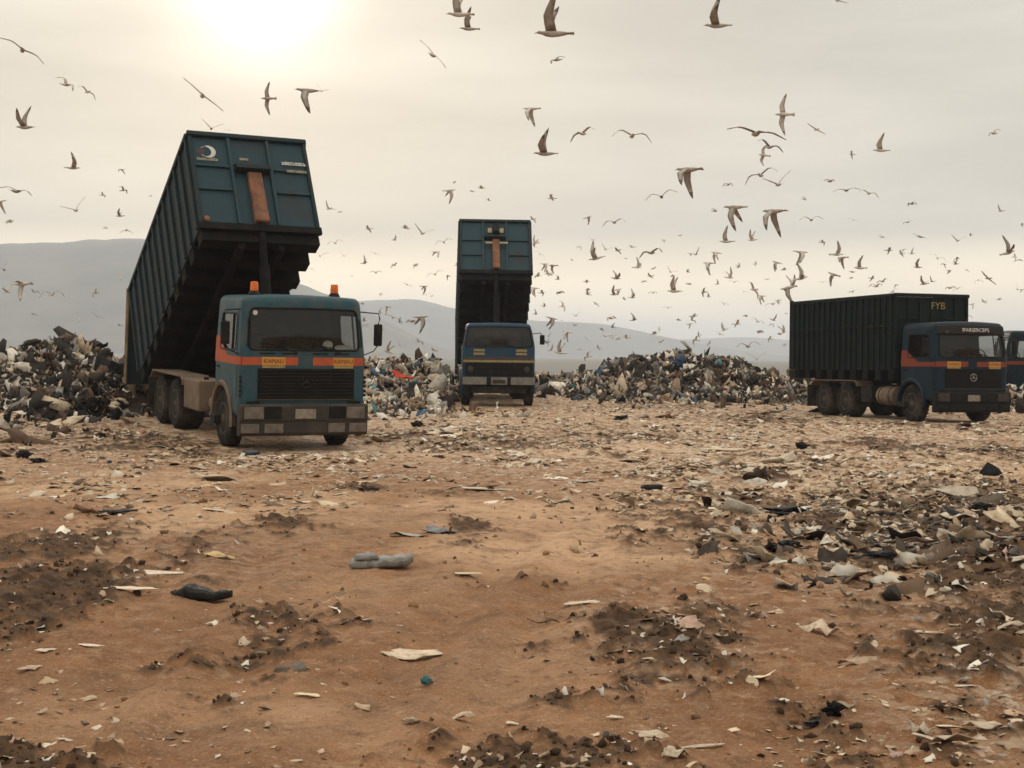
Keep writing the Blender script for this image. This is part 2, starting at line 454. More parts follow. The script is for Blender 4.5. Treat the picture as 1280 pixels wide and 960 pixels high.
def ground_full(x, y):
    x = np.asarray(x, dtype=np.float64); y = np.asarray(y, dtype=np.float64)
    z = base_h(x, y)
    mud = mud_mask(x, y)
    far = sstep(80, 140, np.hypot(x, y))
    calm = 1 - 0.8 * under_truck(x, y)
    lumps = fbm(x * 1.4, y * 1.1, 4, 3) - 0.5
    fine = fbm(x * 7, y * 6, 3, 9) - 0.5
    cl = np.abs(fbm(x * 5, y * 4.2, 3, 21) - 0.5) * 2
    tiny = fbm(x * 26, y * 22, 2, 13) - 0.5
    d = 0.020 * lumps + 0.034 * fine + 0.020 * tiny + mud * (0.055 * (cl - 0.22) + 0.07 * fine + 0.02) + strewn_at(x, y) * (0.07 * (fbm(x * 3.1, y * 2.6, 3, 55) - 0.5) + 0.05 * fine)
    # wheel ruts running up the left of the clearing
    for (rx, ry, dx, dy) in RUTS:
        t = (x - rx) * dy - (y - ry) * dx
        al = (x - rx) * dx + (y - ry) * dy
        on = np.exp(-((al / 4.5) ** 2))
        d = d - on * 0.030 * np.exp(-(t / 0.14) ** 2) + on * 0.016 * np.exp(-((np.abs(t) - 0.30) / 0.10) ** 2)
    z = z + d * calm * (1 - far)
    return z, mud

RUTS = []
for (u, v, u2, v2) in [(105, 740, 205, 640), (30, 780, 150, 640), (650, 700, 760, 620), (900, 770, 1010, 600), (60, 930, 330, 700), (190, 940, 420, 720), (430, 930, 640, 690), (560, 950, 730, 700), (200, 620, 420, 566), (980, 930, 1090, 760)]:
    x0, y0 = px_ground(u, v); x1, y1 = px_ground(u2, v2)
    L = math.hypot(x1 - x0, y1 - y0)
    RUTS.append(((x0 + x1) / 2, (y0 + y1) / 2, (x1 - x0) / L, (y1 - y0) / L))

def gz(x, y):
    return float(ground_full(np.array([x]), np.array([y]))[0][0])

def make_ground():
    ang = np.concatenate([np.linspace(-180, -34, 26)[:-1], np.linspace(-34, 34, 620), np.linspace(34, 180, 26)[1:]])
    rad = np.concatenate([np.linspace(0.4, 4.4, 9)[:-1], np.geomspace(4.4, 75, 470)[:-1], np.geomspace(75, 9700, 46)])
    a, r = np.meshgrid(np.radians(ang), rad)
    x, y = r * np.sin(a), r * np.cos(a)
    z, mud = ground_full(x.ravel(), y.ravel())
    V = np.stack([x.ravel(), y.ravel(), z], 1)
    nr, na = x.shape
    i = (np.arange(nr - 1)[:, None] * na + np.arange(na - 1)[None, :]).ravel()
    F = np.stack([i, i + 1, i + na + 1, i + na], 1)[:, ::-1]
    xr, yr = x.ravel(), y.ravel()
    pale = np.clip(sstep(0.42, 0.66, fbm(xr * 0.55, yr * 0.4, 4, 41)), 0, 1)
    pp = np.zeros_like(xr)  # pale soil, which also paints in brighter light over the middle distance
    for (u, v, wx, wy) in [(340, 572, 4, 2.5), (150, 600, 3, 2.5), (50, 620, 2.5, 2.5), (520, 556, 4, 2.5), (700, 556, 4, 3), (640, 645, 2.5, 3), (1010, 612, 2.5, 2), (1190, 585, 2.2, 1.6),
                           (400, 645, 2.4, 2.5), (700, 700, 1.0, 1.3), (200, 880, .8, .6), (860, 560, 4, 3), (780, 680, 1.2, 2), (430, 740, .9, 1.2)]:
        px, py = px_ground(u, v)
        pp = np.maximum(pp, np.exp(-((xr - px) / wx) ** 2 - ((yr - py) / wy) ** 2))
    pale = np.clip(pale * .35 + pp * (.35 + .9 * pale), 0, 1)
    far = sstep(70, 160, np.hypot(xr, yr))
    me = mesh_np('ground', V, F, smooth=True, attrs={'mud': mud, 'pale': pale, 'strewn': strewn_at(xr, yr), 'scrub_haze': far})
    return me

def ground_material():
    m = bpy.data.materials.new('trampled_earth'); m.use_nodes = True
    t = m.node_tree; b = t.nodes['Principled BSDF']; b.inputs['Roughness'].default_value = 0.93
    b.inputs['Specular IOR Level'].default_value = 0.2
    geo = N(t, 'ShaderNodeNewGeometry')
    def noise(sc, det=6, ro=0.6, st=None):
        n = N(t, 'ShaderNodeTexNoise'); n.inputs['Scale'].default_value = sc
        n.inputs['Detail'].default_value = det; n.inputs['Roughness'].default_value = ro
        t.links.new(geo.outputs['Position'], n.inputs['Vector']); return n.outputs['Fac']
    def rng(s, lo, hi):
        mr = N(t, 'ShaderNodeMapRange'); mr.inputs['From Min'].default_value = lo; mr.inputs['From Max'].default_value = hi
        t.links.new(s, mr.inputs['Value']); return mr.outputs[0]
    def mix(f, a, c):
        mx = N(t, 'ShaderNodeMix', data_type='RGBA'); t.links.new(f, mx.inputs['Factor'])
        for s, i in ((a, 6), (c, 7)):
            if isinstance(s, tuple): mx.inputs[i].default_value = (*s, 1)
            else: t.links.new(s, mx.inputs[i])
        return mx.outputs[2]
    ap = N(t, 'ShaderNodeAttribute', attribute_name='pale')
    am = N(t, 'ShaderNodeAttribute', attribute_name='mud')
    def attr(nm): return N(t, 'ShaderNodeAttribute', attribute_name=nm).outputs['Fac']
    def mul(a, k):
        m_ = N(t, 'ShaderNodeMath', operation='MULTIPLY'); t.links.new(a, m_.inputs[0])
        if isinstance(k, float): m_.inputs[1].default_value = k
        else: t.links.new(k, m_.inputs[1])
        return m_.outputs[0]
    c = mix(rng(noise(1.1), 0.38, 0.66), (0.210, 0.092, 0.038), (0.315, 0.148, 0.066))
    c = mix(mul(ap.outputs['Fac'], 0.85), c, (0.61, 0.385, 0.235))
    c = mix(mul(rng(noise(0.45, 4), 0.50, 0.72), 0.8), c, (0.215, 0.092, 0.043))
    c = mix(mul(rng(noise(3.4, 7, 0.68), 0.50, 0.64), 0.6), c, (0.125, 0.064, 0.033))
    c = mix(mul(rng(noise(5.3, 6, 0.66), 0.56, 0.68), 0.55), c, (0.49, 0.31, 0.19))
    c = mix(mul(rng(noise(13, 5, 0.7), 0.54, 0.70), 0.8), c, (0.135, 0.073, 0.041))
    c = mix(rng(noise(34, 4, 0.7), 0.60, 0.74), c, (0.56, 0.42, 0.28))
    c = mix(mul(rng(noise(75, 3, 0.7), 0.53, 0.68), 0.6), c, (0.115, 0.060, 0.030))
    c = mix(mul(rng(noise(58, 3, 0.7), 0.55, 0.70), 0.6), c, (0.50, 0.35, 0.21))
    st = attr('strewn')
    c = mix(mul(mul(rng(noise(4.6, 5, 0.72), 0.47, 0.55), st), 0.95), c, (0.60, 0.48, 0.36))
    c = mix(mul(mul(rng(noise(6.1, 5, 0.72), 0.55, 0.62), st), 0.65), c, (0.085, 0.055, 0.036))
    c = mix(mul(mul(rng(noise(9.7, 4, 0.7), 0.57, 0.63), st), 0.95), c, (0.70, 0.62, 0.51))
    c = mix(am.outputs['Fac'], c, mix(rng(noise(8, 6, 0.72), 0.42, 0.66), (0.050, 0.029, 0.017), (0.155, 0.083, 0.042)))
    c = mix(attr('scrub_haze'), c, (0.19, 0.185, 0.17))  # distant scrub; its grey also paints in haze
    t.links.new(c, b.inputs['Base Color'])
    bp = N(t, 'ShaderNodeBump'); bp.inputs['Strength'].default_value = 0.7; bp.inputs['Distance'].default_value = 0.05
    t.links.new(noise(34, 7, 0.72), bp.inputs['Height']); t.links.new(bp.outputs[0], b.inputs['Normal'])
    return m
M['earth'] = ground_material()
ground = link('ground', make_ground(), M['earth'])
tag(ground, kind='structure')

# ------------------------------------------------------------------ hills
M['hill'] = pmat('scrub_hillside', (0.11, 0.112, 0.105), 0.95, (0.17, 0.158, 0.135), 0.012, 0.4, 0.62)
def ridge(dist, prof, depth, seed):
    us = np.linspace(prof[0][0], prof[-1][0], 220)
    vs = np.interp(us, [p[0] for p in prof], [p[1] for p in prof])
    k = np.ones(9) / 9; vp = np.pad(vs, 4, mode='edge'); vs = np.convolve(vp, k, 'valid')
    X, H = [], []
    for u, v in zip(us, vs):
        p = at_depth(u, v, dist); X.append(p.x); H.append(max(p.z, 0.5))
    X, H = np.array(X), np.array(H)
    H = H * (1 + 0.018 * (fbm(us * 0.045, us * 0 + seed, 4, seed) - 0.5) * 2)
    rows = np.linspace(-1, 1, 41)
    V = []
    for r in rows:
        prof_h = (0.5 + 0.5 * math.cos(math.pi * r)) ** 0.8 if abs(r) < 1 else 0.0
        y = dist + r * depth
        sc = y / dist
        rough = 1 + 0.20 * (fbm(X * 0.012 + 5, np.full_like(X, y * 0.012), 4, seed + 3) - 0.5) * (1 - prof_h) * 2
        V.append(np.stack([X * sc, np.full_like(X, y), H * prof_h * rough - 0.4], 1))
    V = np.concatenate(V); n = len(us)
    i = (np.arange(len(rows) - 1)[:, None] * n + np.arange(n - 1)[None, :]).ravel()
    o = link('hills', mesh_np('hills', V, np.stack([i, i + 1, i + n + 1, i + n], 1), smooth=True), M['hill'])
    return tag(o, kind='structure')
ridge(2300, [(-900, 420), (-500, 350), (-200, 318), (0, 304), (50, 306), (100, 302), (150, 298), (185, 299), (230, 308), (290, 326), (365, 352), (430, 376), (480, 400), (560, 440), (620, 446)], 640, 3)
ridge(3500, [(150, 440), (300, 395), (400, 382), (440, 377), (500, 374), (535, 376), (560, 384), (610, 394), (680, 402), (740, 403), (790, 412), (850, 425), (920, 437), (1000, 447)], 760, 8)
ridge(4700, [(640, 438), (760, 428), (860, 424), (930, 421), (980, 424), (1050, 430), (1150, 432), (1280, 436), (1500, 430), (1900, 438)], 900, 13)

# ------------------------------------------------------------------ haze
hz = MB().box(-9800, 9800, -9800, 9800, -2.0, 230.0).build('haze', None)
hm = bpy.data.materials.new('haze_air'); hm.use_nodes = True
ht = hm.node_tree; ht.nodes.clear()
ho = N(ht, 'ShaderNodeOutputMaterial'); hv = N(ht, 'ShaderNodeVolumePrincipled')
hv.inputs['Color'].default_value = (0.82, 0.88, 1.0, 1)
hv.inputs['Density'].default_value = 0.00030
hv.inputs['Anisotropy'].default_value = 0.3
ht.links.new(hv.outputs[0], ho.inputs['Volume'])
hz.data.materials.append(hm)
tag(hz, kind='stuff')

# ------------------------------------------------------------------ trucks
def rounded(p, lo, hi, r):
    q = [min(max(p[i], lo[i] + r), hi[i] - r) for i in range(3)]
    d = Vector((p[0] - q[0], p[1] - q[1], p[2] - q[2]))
    if d.length < 1e-9: return Vector(p)
    return Vector(q) + d.normalized() * r

class Cab:
    """cab skin: a rounded box with raked, tapered upper half; patches of it make panels, glass and stripes"""
    def __init__(s, x0, x1, hw, z0, z1, zb, rake, taper, r):
        s.lo, s.hi = (x0, -hw, z0), (x1, hw, z1); s.zb, s.rake, s.taper, s.r = zb, rake, taper, r
    def pt(s, p, off=0.0):
        lo = [a - off for a in s.lo]; hi = [a + off for a in s.hi]
        q = [min(max(p[i], s.lo[i]), s.hi[i]) for i in range(3)]
        q = [lo[i] if p[i] <= s.lo[i] else hi[i] if p[i] >= s.hi[i] else p[i] for i in range(3)]
        v = rounded(q, lo, hi, s.r + off)
        dz = max(0.0, v.z - s.zb)
        xf = (v.x - s.lo[0]) / (s.hi[0] - s.lo[0])
        v.x -= dz * s.rake * max(0.0, xf)
        v.y *= 1 - dz * s.taper
        bow = 1 - min(1.0, (v.y / s.hi[1]) ** 2)
        up = min(1.0, dz / 0.35)
        v.x += 0.075 * bow * up * max(0.0, xf) ** 3
        v.z += 0.05 * bow * max(0.0, (v.z - s.zb) / (s.hi[2] - s.zb)) ** 4
        return v
    def grid(s, side, us, vs, keep, off=0.0, mb=None):
        mb = mb or MB()
        def P(u, v):
            if side == 'front': return (s.hi[0], u, v)
            if side == 'back': return (s.lo[0], u, v)
            if side == 'left': return (u, s.hi[1], v)
            if side == 'right': return (u, s.lo[1], v)
            if side == 'top': return (u, v, s.hi[2])
        idx = {}
        vsx = []
        fs = []
        def vid(i, j):
            if (i, j) not in idx:
                idx[(i, j)] = len(vsx); vsx.append(s.pt(P(us[i], vs[j]), off))
            return idx[(i, j)]
        for i in range(len(us) - 1):
            for j in range(len(vs) - 1):
                if keep((us[i] + us[i + 1]) / 2, (vs[j] + vs[j + 1]) / 2):
                    fs.append((vid(i, j), vid(i + 1, j), vid(i + 1, j + 1), vid(i, j + 1)))
        mb.add(vsx, fs)
        return mb

def cuts(a, b, step, *extra):
    n = max(2, int(round((b - a) / step)))
    c = set(round(a + (b - a) * i / n, 4) for i in range(n + 1))
    for e in extra:
        if a < e < b:
            c = {k for k in c if abs(k - e) > step * 0.3 or k in (round(a, 4), round(b, 4))}
            c.add(round(e, 4))
    return sorted(c)

def rrect(u, v, u0, u1, v0, v1, r):
    if not (u0 < u < u1 and v0 < v < v1): return False
    du = max(u0 + r - u, u - u1 + r, 0); dv = max(v0 + r - v, v - v1 + r, 0)
    return du * du + dv * dv <= r * r

def text_mesh(txt, name, size, depth=0.004):
    cu = bpy.data.curves.new(name, 'FONT'); cu.body = txt; cu.size = size; cu.extrude = depth; cu.align_x = 'CENTER'; cu.align_y = 'CENTER'
    o = bpy.data.objects.new(name, cu); C.objects.link(o)
    dg = bpy.context.evaluated_depsgraph_get(); dg.update()
    me = bpy.data.meshes.new_from_object(o.evaluated_get(dg))
    C.objects.unlink(o); bpy.data.objects.remove(o)
    me.name = name
    return me
FRONT_ROT = Euler((R(90), 0, R(90)))       # text plane facing truck-forward (+x), reading left to right for a viewer in front

CACHE = {}
def cached(key, fn):
    if key not in CACHE: CACHE[key] = fn()
    return CACHE[key]

WHEEL_R = 0.53
def wheel_meshes(width):
    def tyre():
        w = width / 2; r = WHEEL_R
        mb = MB().lathe([(0.30, -w * .9), (0.40, -w), (r - .06, -w), (r - .015, -w * .86), (r, -w * .6), (r, w * .6), (r - .015, w * .86), (r - .06, w), (0.40, w), (0.30, w * .9)], (0, 0, 0), 'y', 28)
        for k in range(28):                       # tread blocks
            a = 2 * math.pi * (k + .5) / 28
            Mx = Matrix.Rotation(a, 4, 'Y')
            mb.box(r - .01, r + .012, -w * .8, -w * .1, -.035, .035, Mx)
            mb.box(r - .01, r + .012, w * .1, w * .8, -.035, .035, Matrix.Rotation(a + .11, 4, 'Y'))
        return mb.mesh('wheel', 0, True)
    def rim(sgn):
        w = width / 2
        mb = MB()
        prof = [(0.30, 0.0), (0.31, w * .92), (0.27, w * .93), (0.25, w * .55), (0.15, w * .42), (0.14, w * .75), (0.06, w * .95), (0.05, w * .97)]
        mb.lathe([(a, b * sgn) for a, b in prof], (0, 0, 0), 'y', 24)
        for k in range(10):
            a = 2 * math.pi * k / 10
            mb.lathe([(0.017, w * .40 * sgn), (0.017, w * .56 * sgn)], (0.20 * math.cos(a), 0, 0.20 * math.sin(a)), 'y', 6)
        return mb.mesh('rim', 0, True)
    return cached(('tyre', width), tyre), cached(('rim', width, 1), lambda: rim(1)), cached(('rim', width, -1), lambda: rim(-1))

def wheel(root, x, side, width, y):
    ty, r1, r2 = wheel_meshes(width)
    o = link('wheel', ty, M['rubber'], root, (x, y, WHEEL_R + .008), (0, random.uniform(0, 1), 0))
    link('rim', r1 if side > 0 else r2, M['rim'], o)
    return o

def build_cab(root, kind, paint, opts):
    if kind == 'a':
        cab = cached('cabA', lambda: Cab(-0.42, 1.41, 1.215, 0.60, 2.86, 1.80, 0.15, 0.055, 0.13))
        ws = (-1.075, 1.075, 1.89, 2.64); sw = (0.02, 1.08, 1.86, 2.54); rw = (-0.75, 0.75, 1.95, 2.5)
    else:
        cab = cached('cabB', lambda: Cab(-0.42, 1.36, 1.19, 0.85, 2.72, 1.95, 0.22, 0.16, 0.09))
        ws = (-1.13, 1.13, 1.99, 2.62); sw = (0.0, 1.12, 1.98, 2.55); rw = (-0.8, 0.8, 2.02, 2.5)
    lo, hi = cab.lo, cab.hi
    ys = cuts(lo[1], hi[1], 0.055, ws[0], ws[1], rw[0], rw[1])
    zs = cuts(lo[2], hi[2], 0.055, ws[2], ws[3], sw[2], sw[3])
    xs = cuts(lo[0], hi[0], 0.055, sw[0], sw[1])
    WX = 0.20
    arch = lambda u, v: (u - WX) ** 2 + (v - WHEEL_R) ** 2 < 0.67 ** 2
    rad = 0.09
    def shell():
        mb = MB()
        cab.grid('front', ys, zs, lambda u, v: not rrect(u, v, *ws, rad), 0, mb)
        cab.grid('back', ys, zs, lambda u, v: kind == 'a' or not rrect(u, v, *rw, rad), 0, mb)
        for sd in ('left', 'right'):
            cab.grid(sd, xs, zs, lambda u, v: not rrect(u, v, *sw, rad) and not arch(u, v), 0, mb)
        cab.grid('top', xs, ys, lambda u, v: True, 0, mb)
        me = bpy.data.meshes.new('cab'); me.from_pydata(mb.v, [], mb.f)
        bm = bmesh.new(); bm.from_mesh(me)
        bmesh.ops.remove_doubles(bm, verts=bm.verts, dist=0.002)
        bmesh.ops.recalc_face_normals(bm, faces=bm.faces)
        for f in bm.faces: f.smooth = True
        bm.to_mesh(me); bm.free()
        return me
    me = cached(('shell', kind, paint), shell)
    body = link('cab', me, M[paint], root)
    # glass ------------------------------------------------------------
    def pane(side, us, vs, rr):
        def f():
            mb = cab.grid(side, us, vs, lambda u, v: rrect(u, v, *rr, rad + .02), -0.012)
            return mb.mesh('pane', 0, True)
        return cached((kind, 'pane', side), f)
    link('windscreen', pane('front', ys, zs, ws), M['glass'], body)
    if kind == 'b': link('rear_window', pane('back', ys, zs, rw), M['glass'], body)
    def gasket(pf, rr, th=0.022):
        pts = []
        u0, u1, v0, v1 = rr; r = rad
        for cx, cy, a0 in ((u1 - r, v1 - r, 0), (u0 + r, v1 - r, 90), (u0 + r, v0 + r, 180), (u1 - r, v0 + r, 270)):
            for k in range(5):
                a = R(a0 + k * 22.5); pts.append((cx + r * math.cos(a), cy + r * math.sin(a)))
        dense = []
        for i, p in enumerate(pts):
            q = pts[(i + 1) % len(pts)]
            n = max(1, int(math.hypot(q[0] - p[0], q[1] - p[1]) / 0.2))
            for k in range(n): dense.append((p[0] + (q[0] - p[0]) * k / n, p[1] + (q[1] - p[1]) * k / n))
        dense.append(dense[0])
        return MB().tube([pf(*d) for d in dense], th, 6).mesh('window_seal', 0, True)
    link('window_seal', cached((kind, 'gf'), lambda: gasket(lambda u, v: cab.pt((hi[0], u, v), 0.0), ws)), M['black'], body)
    # doors ------------------------------------------------------------
    for sgn, sd in ((1, 'left'), (-1, 'right')):
        def door():
            dx0, dx1, dz0, dz1 = -0.22, 1.16, 0.98, 2.62
            us = cuts(dx0, dx1, 0.055, sw[0], sw[1]); vz = cuts(dz0, dz1, 0.055, sw[2], sw[3])
            mb = cab.grid(sd, us, vz, lambda u, v: not rrect(u, v, *sw, rad) and (u - WX) ** 2 + (v - WHEEL_R) ** 2 > 0.72 ** 2, 0.008)
            return mb.mesh('door', 0, True)
        dr = link('door', cached((kind, paint, 'door', sd), door), M[paint], body)
        link('side_window', pane(sd, xs, zs, sw), M['glass'], dr)
        link('window_seal', cached((kind, 'gs', sd), lambda: gasket(lambda u, v: cab.pt((u, hi[1] * sgn, v), 0.004), sw, 0.018)), M['black'], dr)
        y = hi[1] * sgn
        MB().box(-.16, .0, y + sgn * .012, y + sgn * .035, 1.50, 1.535).build('handle', M['black'], dr, 0.006)
        # arm rest and vent-pane pillar
        xq = 0.80
        a, b = cab.pt((xq, y, sw[2]), -.004), cab.pt((xq, y, sw[3]), -.004)
        MB().tube([a, b], 0.018, 6).build('pillar', M['black'], dr, smooth=True)
        # wheel arch lip
        def lip():
            mb = MB(); vs, fs = [], []
            K = 22
            for k in range(K + 1):
                a = R(-8 + (196) * k / K)
                for rr, yy in ((0.64, -.09), (0.64, .035), (0.70, .045), (0.74, .012)):
                    vs.append((WX + rr * math.cos(a), y + sgn * yy, max(WHEEL_R + rr * math.sin(a), 0.34)))
            for k in range(K):
                for j in range(3):
                    o = k * 4 + j; fs.append((o, o + 1, o + 5, o + 4))
            mb.add(vs, fs)
            return mb.mesh('wheel_arch', 0, True)
        link('wheel_arch', cached((kind, 'lip', sd, paint), lip), M['dusty' if opts.get('dusty') else paint], body)
    # fittings -----------------------------------------------------------
    hw = hi[1]
    if kind == 'a':
        # grille
        g = MB()
        cab.grid('front', cuts(-0.90, 0.98, .1), cuts(0.97, 1.545, .06), lambda u, v: True, 0.006, g)
        gr = g.build('grille', M['black'], body, smooth=True)
        gx = hi[0]
        sm = cached('slatA', lambda: MB().box(gx + .008, gx + .030, -0.87, 0.95, -.012, .012).mesh('grille_slat', 0.004))
        for k in range(9):
            link('grille_slat', sm, M['bumper_black'], gr, (0, 0, 1.015 + k * 0.062))
        MB().box(gx + .010, gx + .036, -0.92, 1.0, 0.955, 0.982).build('grille_trim', M['bumper'], gr, 0.004)
        # three-pointed star in a ring
        ring = [(gx + .040, .03 + .105 * math.cos(t), 1.30 + .105 * math.sin(t)) for t in [2 * math.pi * k / 24 for k in range(25)]]
        em = MB().tube(ring, 0.009, 6)
        for k in range(3):
            a = R(90 + 120 * k)
            tip = (gx + .040, .03 + .10 * math.cos(a), 1.30 + .10 * math.sin(a))
            em.tube([(gx + .042, .03, 1.30), tip], [0.020, 0.003], 5)
        em.build('emblem', M[opts.get('emblem', 'chassis')], gr, smooth=True)
        # stripe round the cab
        for (y0, y1) in ((-1.215, -0.82), (-0.82, -0.37), (-0.37, -0.13), (0.16, 0.56), (0.56, 0.96), (0.96, 1.215)):
            yel = y0 in (-0.82, 0.56)
            st = cab.grid('front', cuts(y0, y1, .05), (1.605, 1.68, 1.755), lambda u, v: True, 0.005)
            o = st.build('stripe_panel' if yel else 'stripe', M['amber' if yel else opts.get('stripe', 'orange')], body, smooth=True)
            if yel:
                lm = cached('front_letters', lambda: text_mesh('KAMAU', 'lettering', 0.11, .002))
                link('lettering', lm, M['letter_dark'], o, (hi[0] + .010, (y0 + y1) / 2, 1.68), FRONT_ROT)
                MB().box(hi[0] + .001, hi[0] + .008, y0 + .01, y1 - .01, 1.555, 1.598).build('stripe_underline', M['ochre'], body)
        for sgn, sd in ((1, 'left'), (-1, 'right')):
            mb = MB(); vs, fs = [], []
            xx = cuts(-.41, 1.40, .06)
            for x in xx:
                top = (1.755 if opts.get('beacons') else 1.735) + max(0.0, min(0.34, (0.55 - x) * 0.55))
                for z in (1.605, 1.70, top): vs.append(cab.pt((x, hw * sgn, z), 0.013))
            for i in range(len(xx) - 1):
                for j in range(2): fs.append((i * 3 + j, i * 3 + 3 + j, i * 3 + 4 + j, i * 3 + 1 + j))
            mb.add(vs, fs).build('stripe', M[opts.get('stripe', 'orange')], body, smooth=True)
        for sgn in (1, -1):
            yy = sgn * (hw - .10)
            a, b = cab.pt((hi[0], yy, 1.98), .05), cab.pt((hi[0], yy, 2.45), .05)
            a0, b0 = cab.pt((hi[0], yy, 1.96), .0), cab.pt((hi[0], yy, 2.47), .0)
            MB().tube([a0, a, b, b0], .012, 6).build('grab_handle', M['black'], body, smooth=True)
            for k in range(5):
                zz = 1.02 + k * .085
                MB().box(hi[0] - .10, hi[0] - .015, sgn * hw - .012, sgn * hw + .012, zz, zz + .05).build('air_deflector_slot', M['black'], body, 0.004)
            MB().box(-.32, .02, sgn * hw - .10, sgn * hw + .01, .42, .58).build('cab_step', M['chassis'], body, 0.01)
        for y0 in (-.72, -.30, .30, .72):
            q = cab.pt((hi[0], y0, 1.82), 0)
            MB().box(q.x - .01, q.x + .006, y0 - .15, y0 + .15, 1.805, 1.835).build('air_slot', M['black'], body)
        # bumper: two rows of dusty lamps and blocks
        bm_ = M[opts.get('bumper', 'bumper')]
        bp = MB().prism([(1.30, .30), (1.46, .30), (1.50, .36), (1.50, .56), (1.52, .60), (1.52, .86), (1.48, .89), (1.30, .89)], -1.24, 1.24).build('bumper', bm_, root, 0.015)
        dark = opts.get('bumper') == 'bumper_black'
        for (y0, y1, z0, z1, nm) in ((-1.17, -.80, .62, .84, 'headlight'), (.80, 1.16, .62, .84, 'headlight')):
            MB().box(1.515, 1.545, y0, y1, z0, z1).build(nm, M['bumper' if dark else 'lamp'], bp, 0.012)
        MB().box(1.515, 1.535, -.20, .20, .62, .80).build('number_plate', M['plate'], bp, 0.004)
        for (y0, y1) in ((-1.22, -.88), (-.78, -.42), (.45, .78), (.86, 1.21)):
            MB().box(1.49, 1.53, y0, y1, .36, .53).build('fog_lamp' , M['bumper_black' if dark else 'lamp'], bp, 0.012)
        for y0 in (-.79, .46):
            MB().box(1.512, 1.530, y0, y0 + .33, .62, .85).build('bumper_insert', M['black'], bp, 0.006)
        for y0 in (-1.10, 0.86):
            MB().box(hi[0] - .02, hi[0] + .03, y0, y0 + .24, .90, .945).build('corner_step', M['black'], body, 0.006)
    else:
        gx = hi[0]
        g = cab.grid('front', cuts(-1.17, 1.17, .1), cuts(1.02, 1.46, .06), lambda u, v: True, 0.006)
        gr = g.build('grille', M['black'], body, smooth=True)
        sm = cached('slatB', lambda: MB().box(gx + .008, gx + .028, -0.70, 0.70, -.014, .014).mesh('grille_slat', 0.004))
        for k in range(5):
            link('grille_slat', sm, M['bumper_black'], gr, (0, 0, 1.07 + k * 0.08))
        for y in (-.93, .93):
            MB().lathe([(0.10, -.01), (0.10, .02), (0.06, .035)], (gx + .01, y, 1.24), 'x', 16).build('headlight', M['bumper'], gr, smooth=True)
        cab.grid('front', cuts(-1.19, 1.19, .06), (1.475, 1.51, 1.545), lambda u, v: True, 0.005).build('stripe', M['ochre'], body, smooth=True)
        cab.grid('front', cuts(-1.19, 1.19, .06), (1.555, 1.60, 1.65), lambda u, v: True, 0.004).build('brown_band', M['faded_red'], body, smooth=True)
        for y0 in (-.83, .56):
            for z0 in (1.83, 1.715):
                MB().box(gx + .001, gx + .010, y0, y0 + .36, z0, z0 + .075).build('lettering', M['ochre'], body, 0.003)
        bp = MB().prism([(1.28, .72), (1.42, .72), (1.46, .76), (1.46, .98), (1.42, 1.01), (1.28, 1.01)], -1.20, 1.20).build('bumper', M['bumper_black'], root, 0.012)
        for (y0, y1) in ((-1.19, -.40), (-.25, .28), (.40, 1.19)):
            MB().box(1.455, 1.475, y0, y1, .74, .99).build('bumper_panel', M['bumper_grey'], bp, 0.01)
        MB().box(1.472, 1.482, -.20, .22, .78, .90).build('number_plate', M['bumper'], bp, 0.004)
        MB().box(1.20, 1.36, -.9, .9, .45, .70).build('skirt', M['chassis'], bp, 0.02)
    # interior -------------------------------------------------------------
    zi = ws[2]
    dash = MB().prism([(1.00, 1.35), (1.30, 1.45), (1.26, zi - .07), (1.02, zi - .05)], -1.05, 1.05).build('dashboard', M['interior'], body, 0.02)
    for y in (-.58, .58):
        seat = MB().box(-.05, .45, y - .25, y + .25, 1.35, 1.50).box(-.16, -.02, y - .24, y + .24, 1.45, 2.18).build('seat', M['interior'], body, 0.05)
    sw_c = Vector((.86, .58, zi + .02))
    ringp = [sw_c + Vector((.12 * math.sin(t) * .6, .23 * math.cos(t), .20 * math.sin(t))) for t in [2 * math.pi * k / 20 for k in range(21)]]
    MB().tube(ringp, .014, 6).tube([sw_c, (1.08, .58, zi - .25)], .03, 6).build('steering_wheel', M['black'], body, smooth=True)
    MB().box(-.36, 1.2, -1.08, 1.08, 1.12, 1.18).build('cab_floor', M['interior'], body)
    if opts.get('papers'):
        for (y, z, sx, sz) in ((.52, zi + .10, .10, .08), (.83, zi + .045, .18, .055)):
            mb = MB(); vs = [(1.20 + .02 * math.sin(k), y + sx * math.cos(2 * math.pi * k / 9), z + sz * math.sin(2 * math.pi * k / 9)) for k in range(9)]
            vs2 = [(p[0] - .01, p[1], p[2]) for p in vs]
            mb.add(vs + vs2, [tuple(range(9)), tuple(range(17, 8, -1))] + [(k, (k + 1) % 9, 9 + (k + 1) % 9, 9 + k) for k in range(9)])
            mb.build('dashboard_paper', M['paper'], body)
        st = cab.pt((hi[0], -.98, 2.56), 0.0)
        MB().lathe([(0.045, 0), (0.045, .006)], (st.x + .004, st.y, st.z), 'x', 14).build('windscreen_sticker', M['letter_white'], body)
    # wipers
    for y0, y1 in ((-.15, -.62), (.70, .22)):
        a = cab.pt((hi[0], y0, ws[2] - .05), .02); b = cab.pt((hi[0], y1, ws[2] + .10), .02)
        MB().tube([a, b], .009, 5).tube([b + Vector((0, .28, -.05)), b + Vector((0, -.25, .03))], .010, 5).build('wiper', M['black'], body, smooth=True)
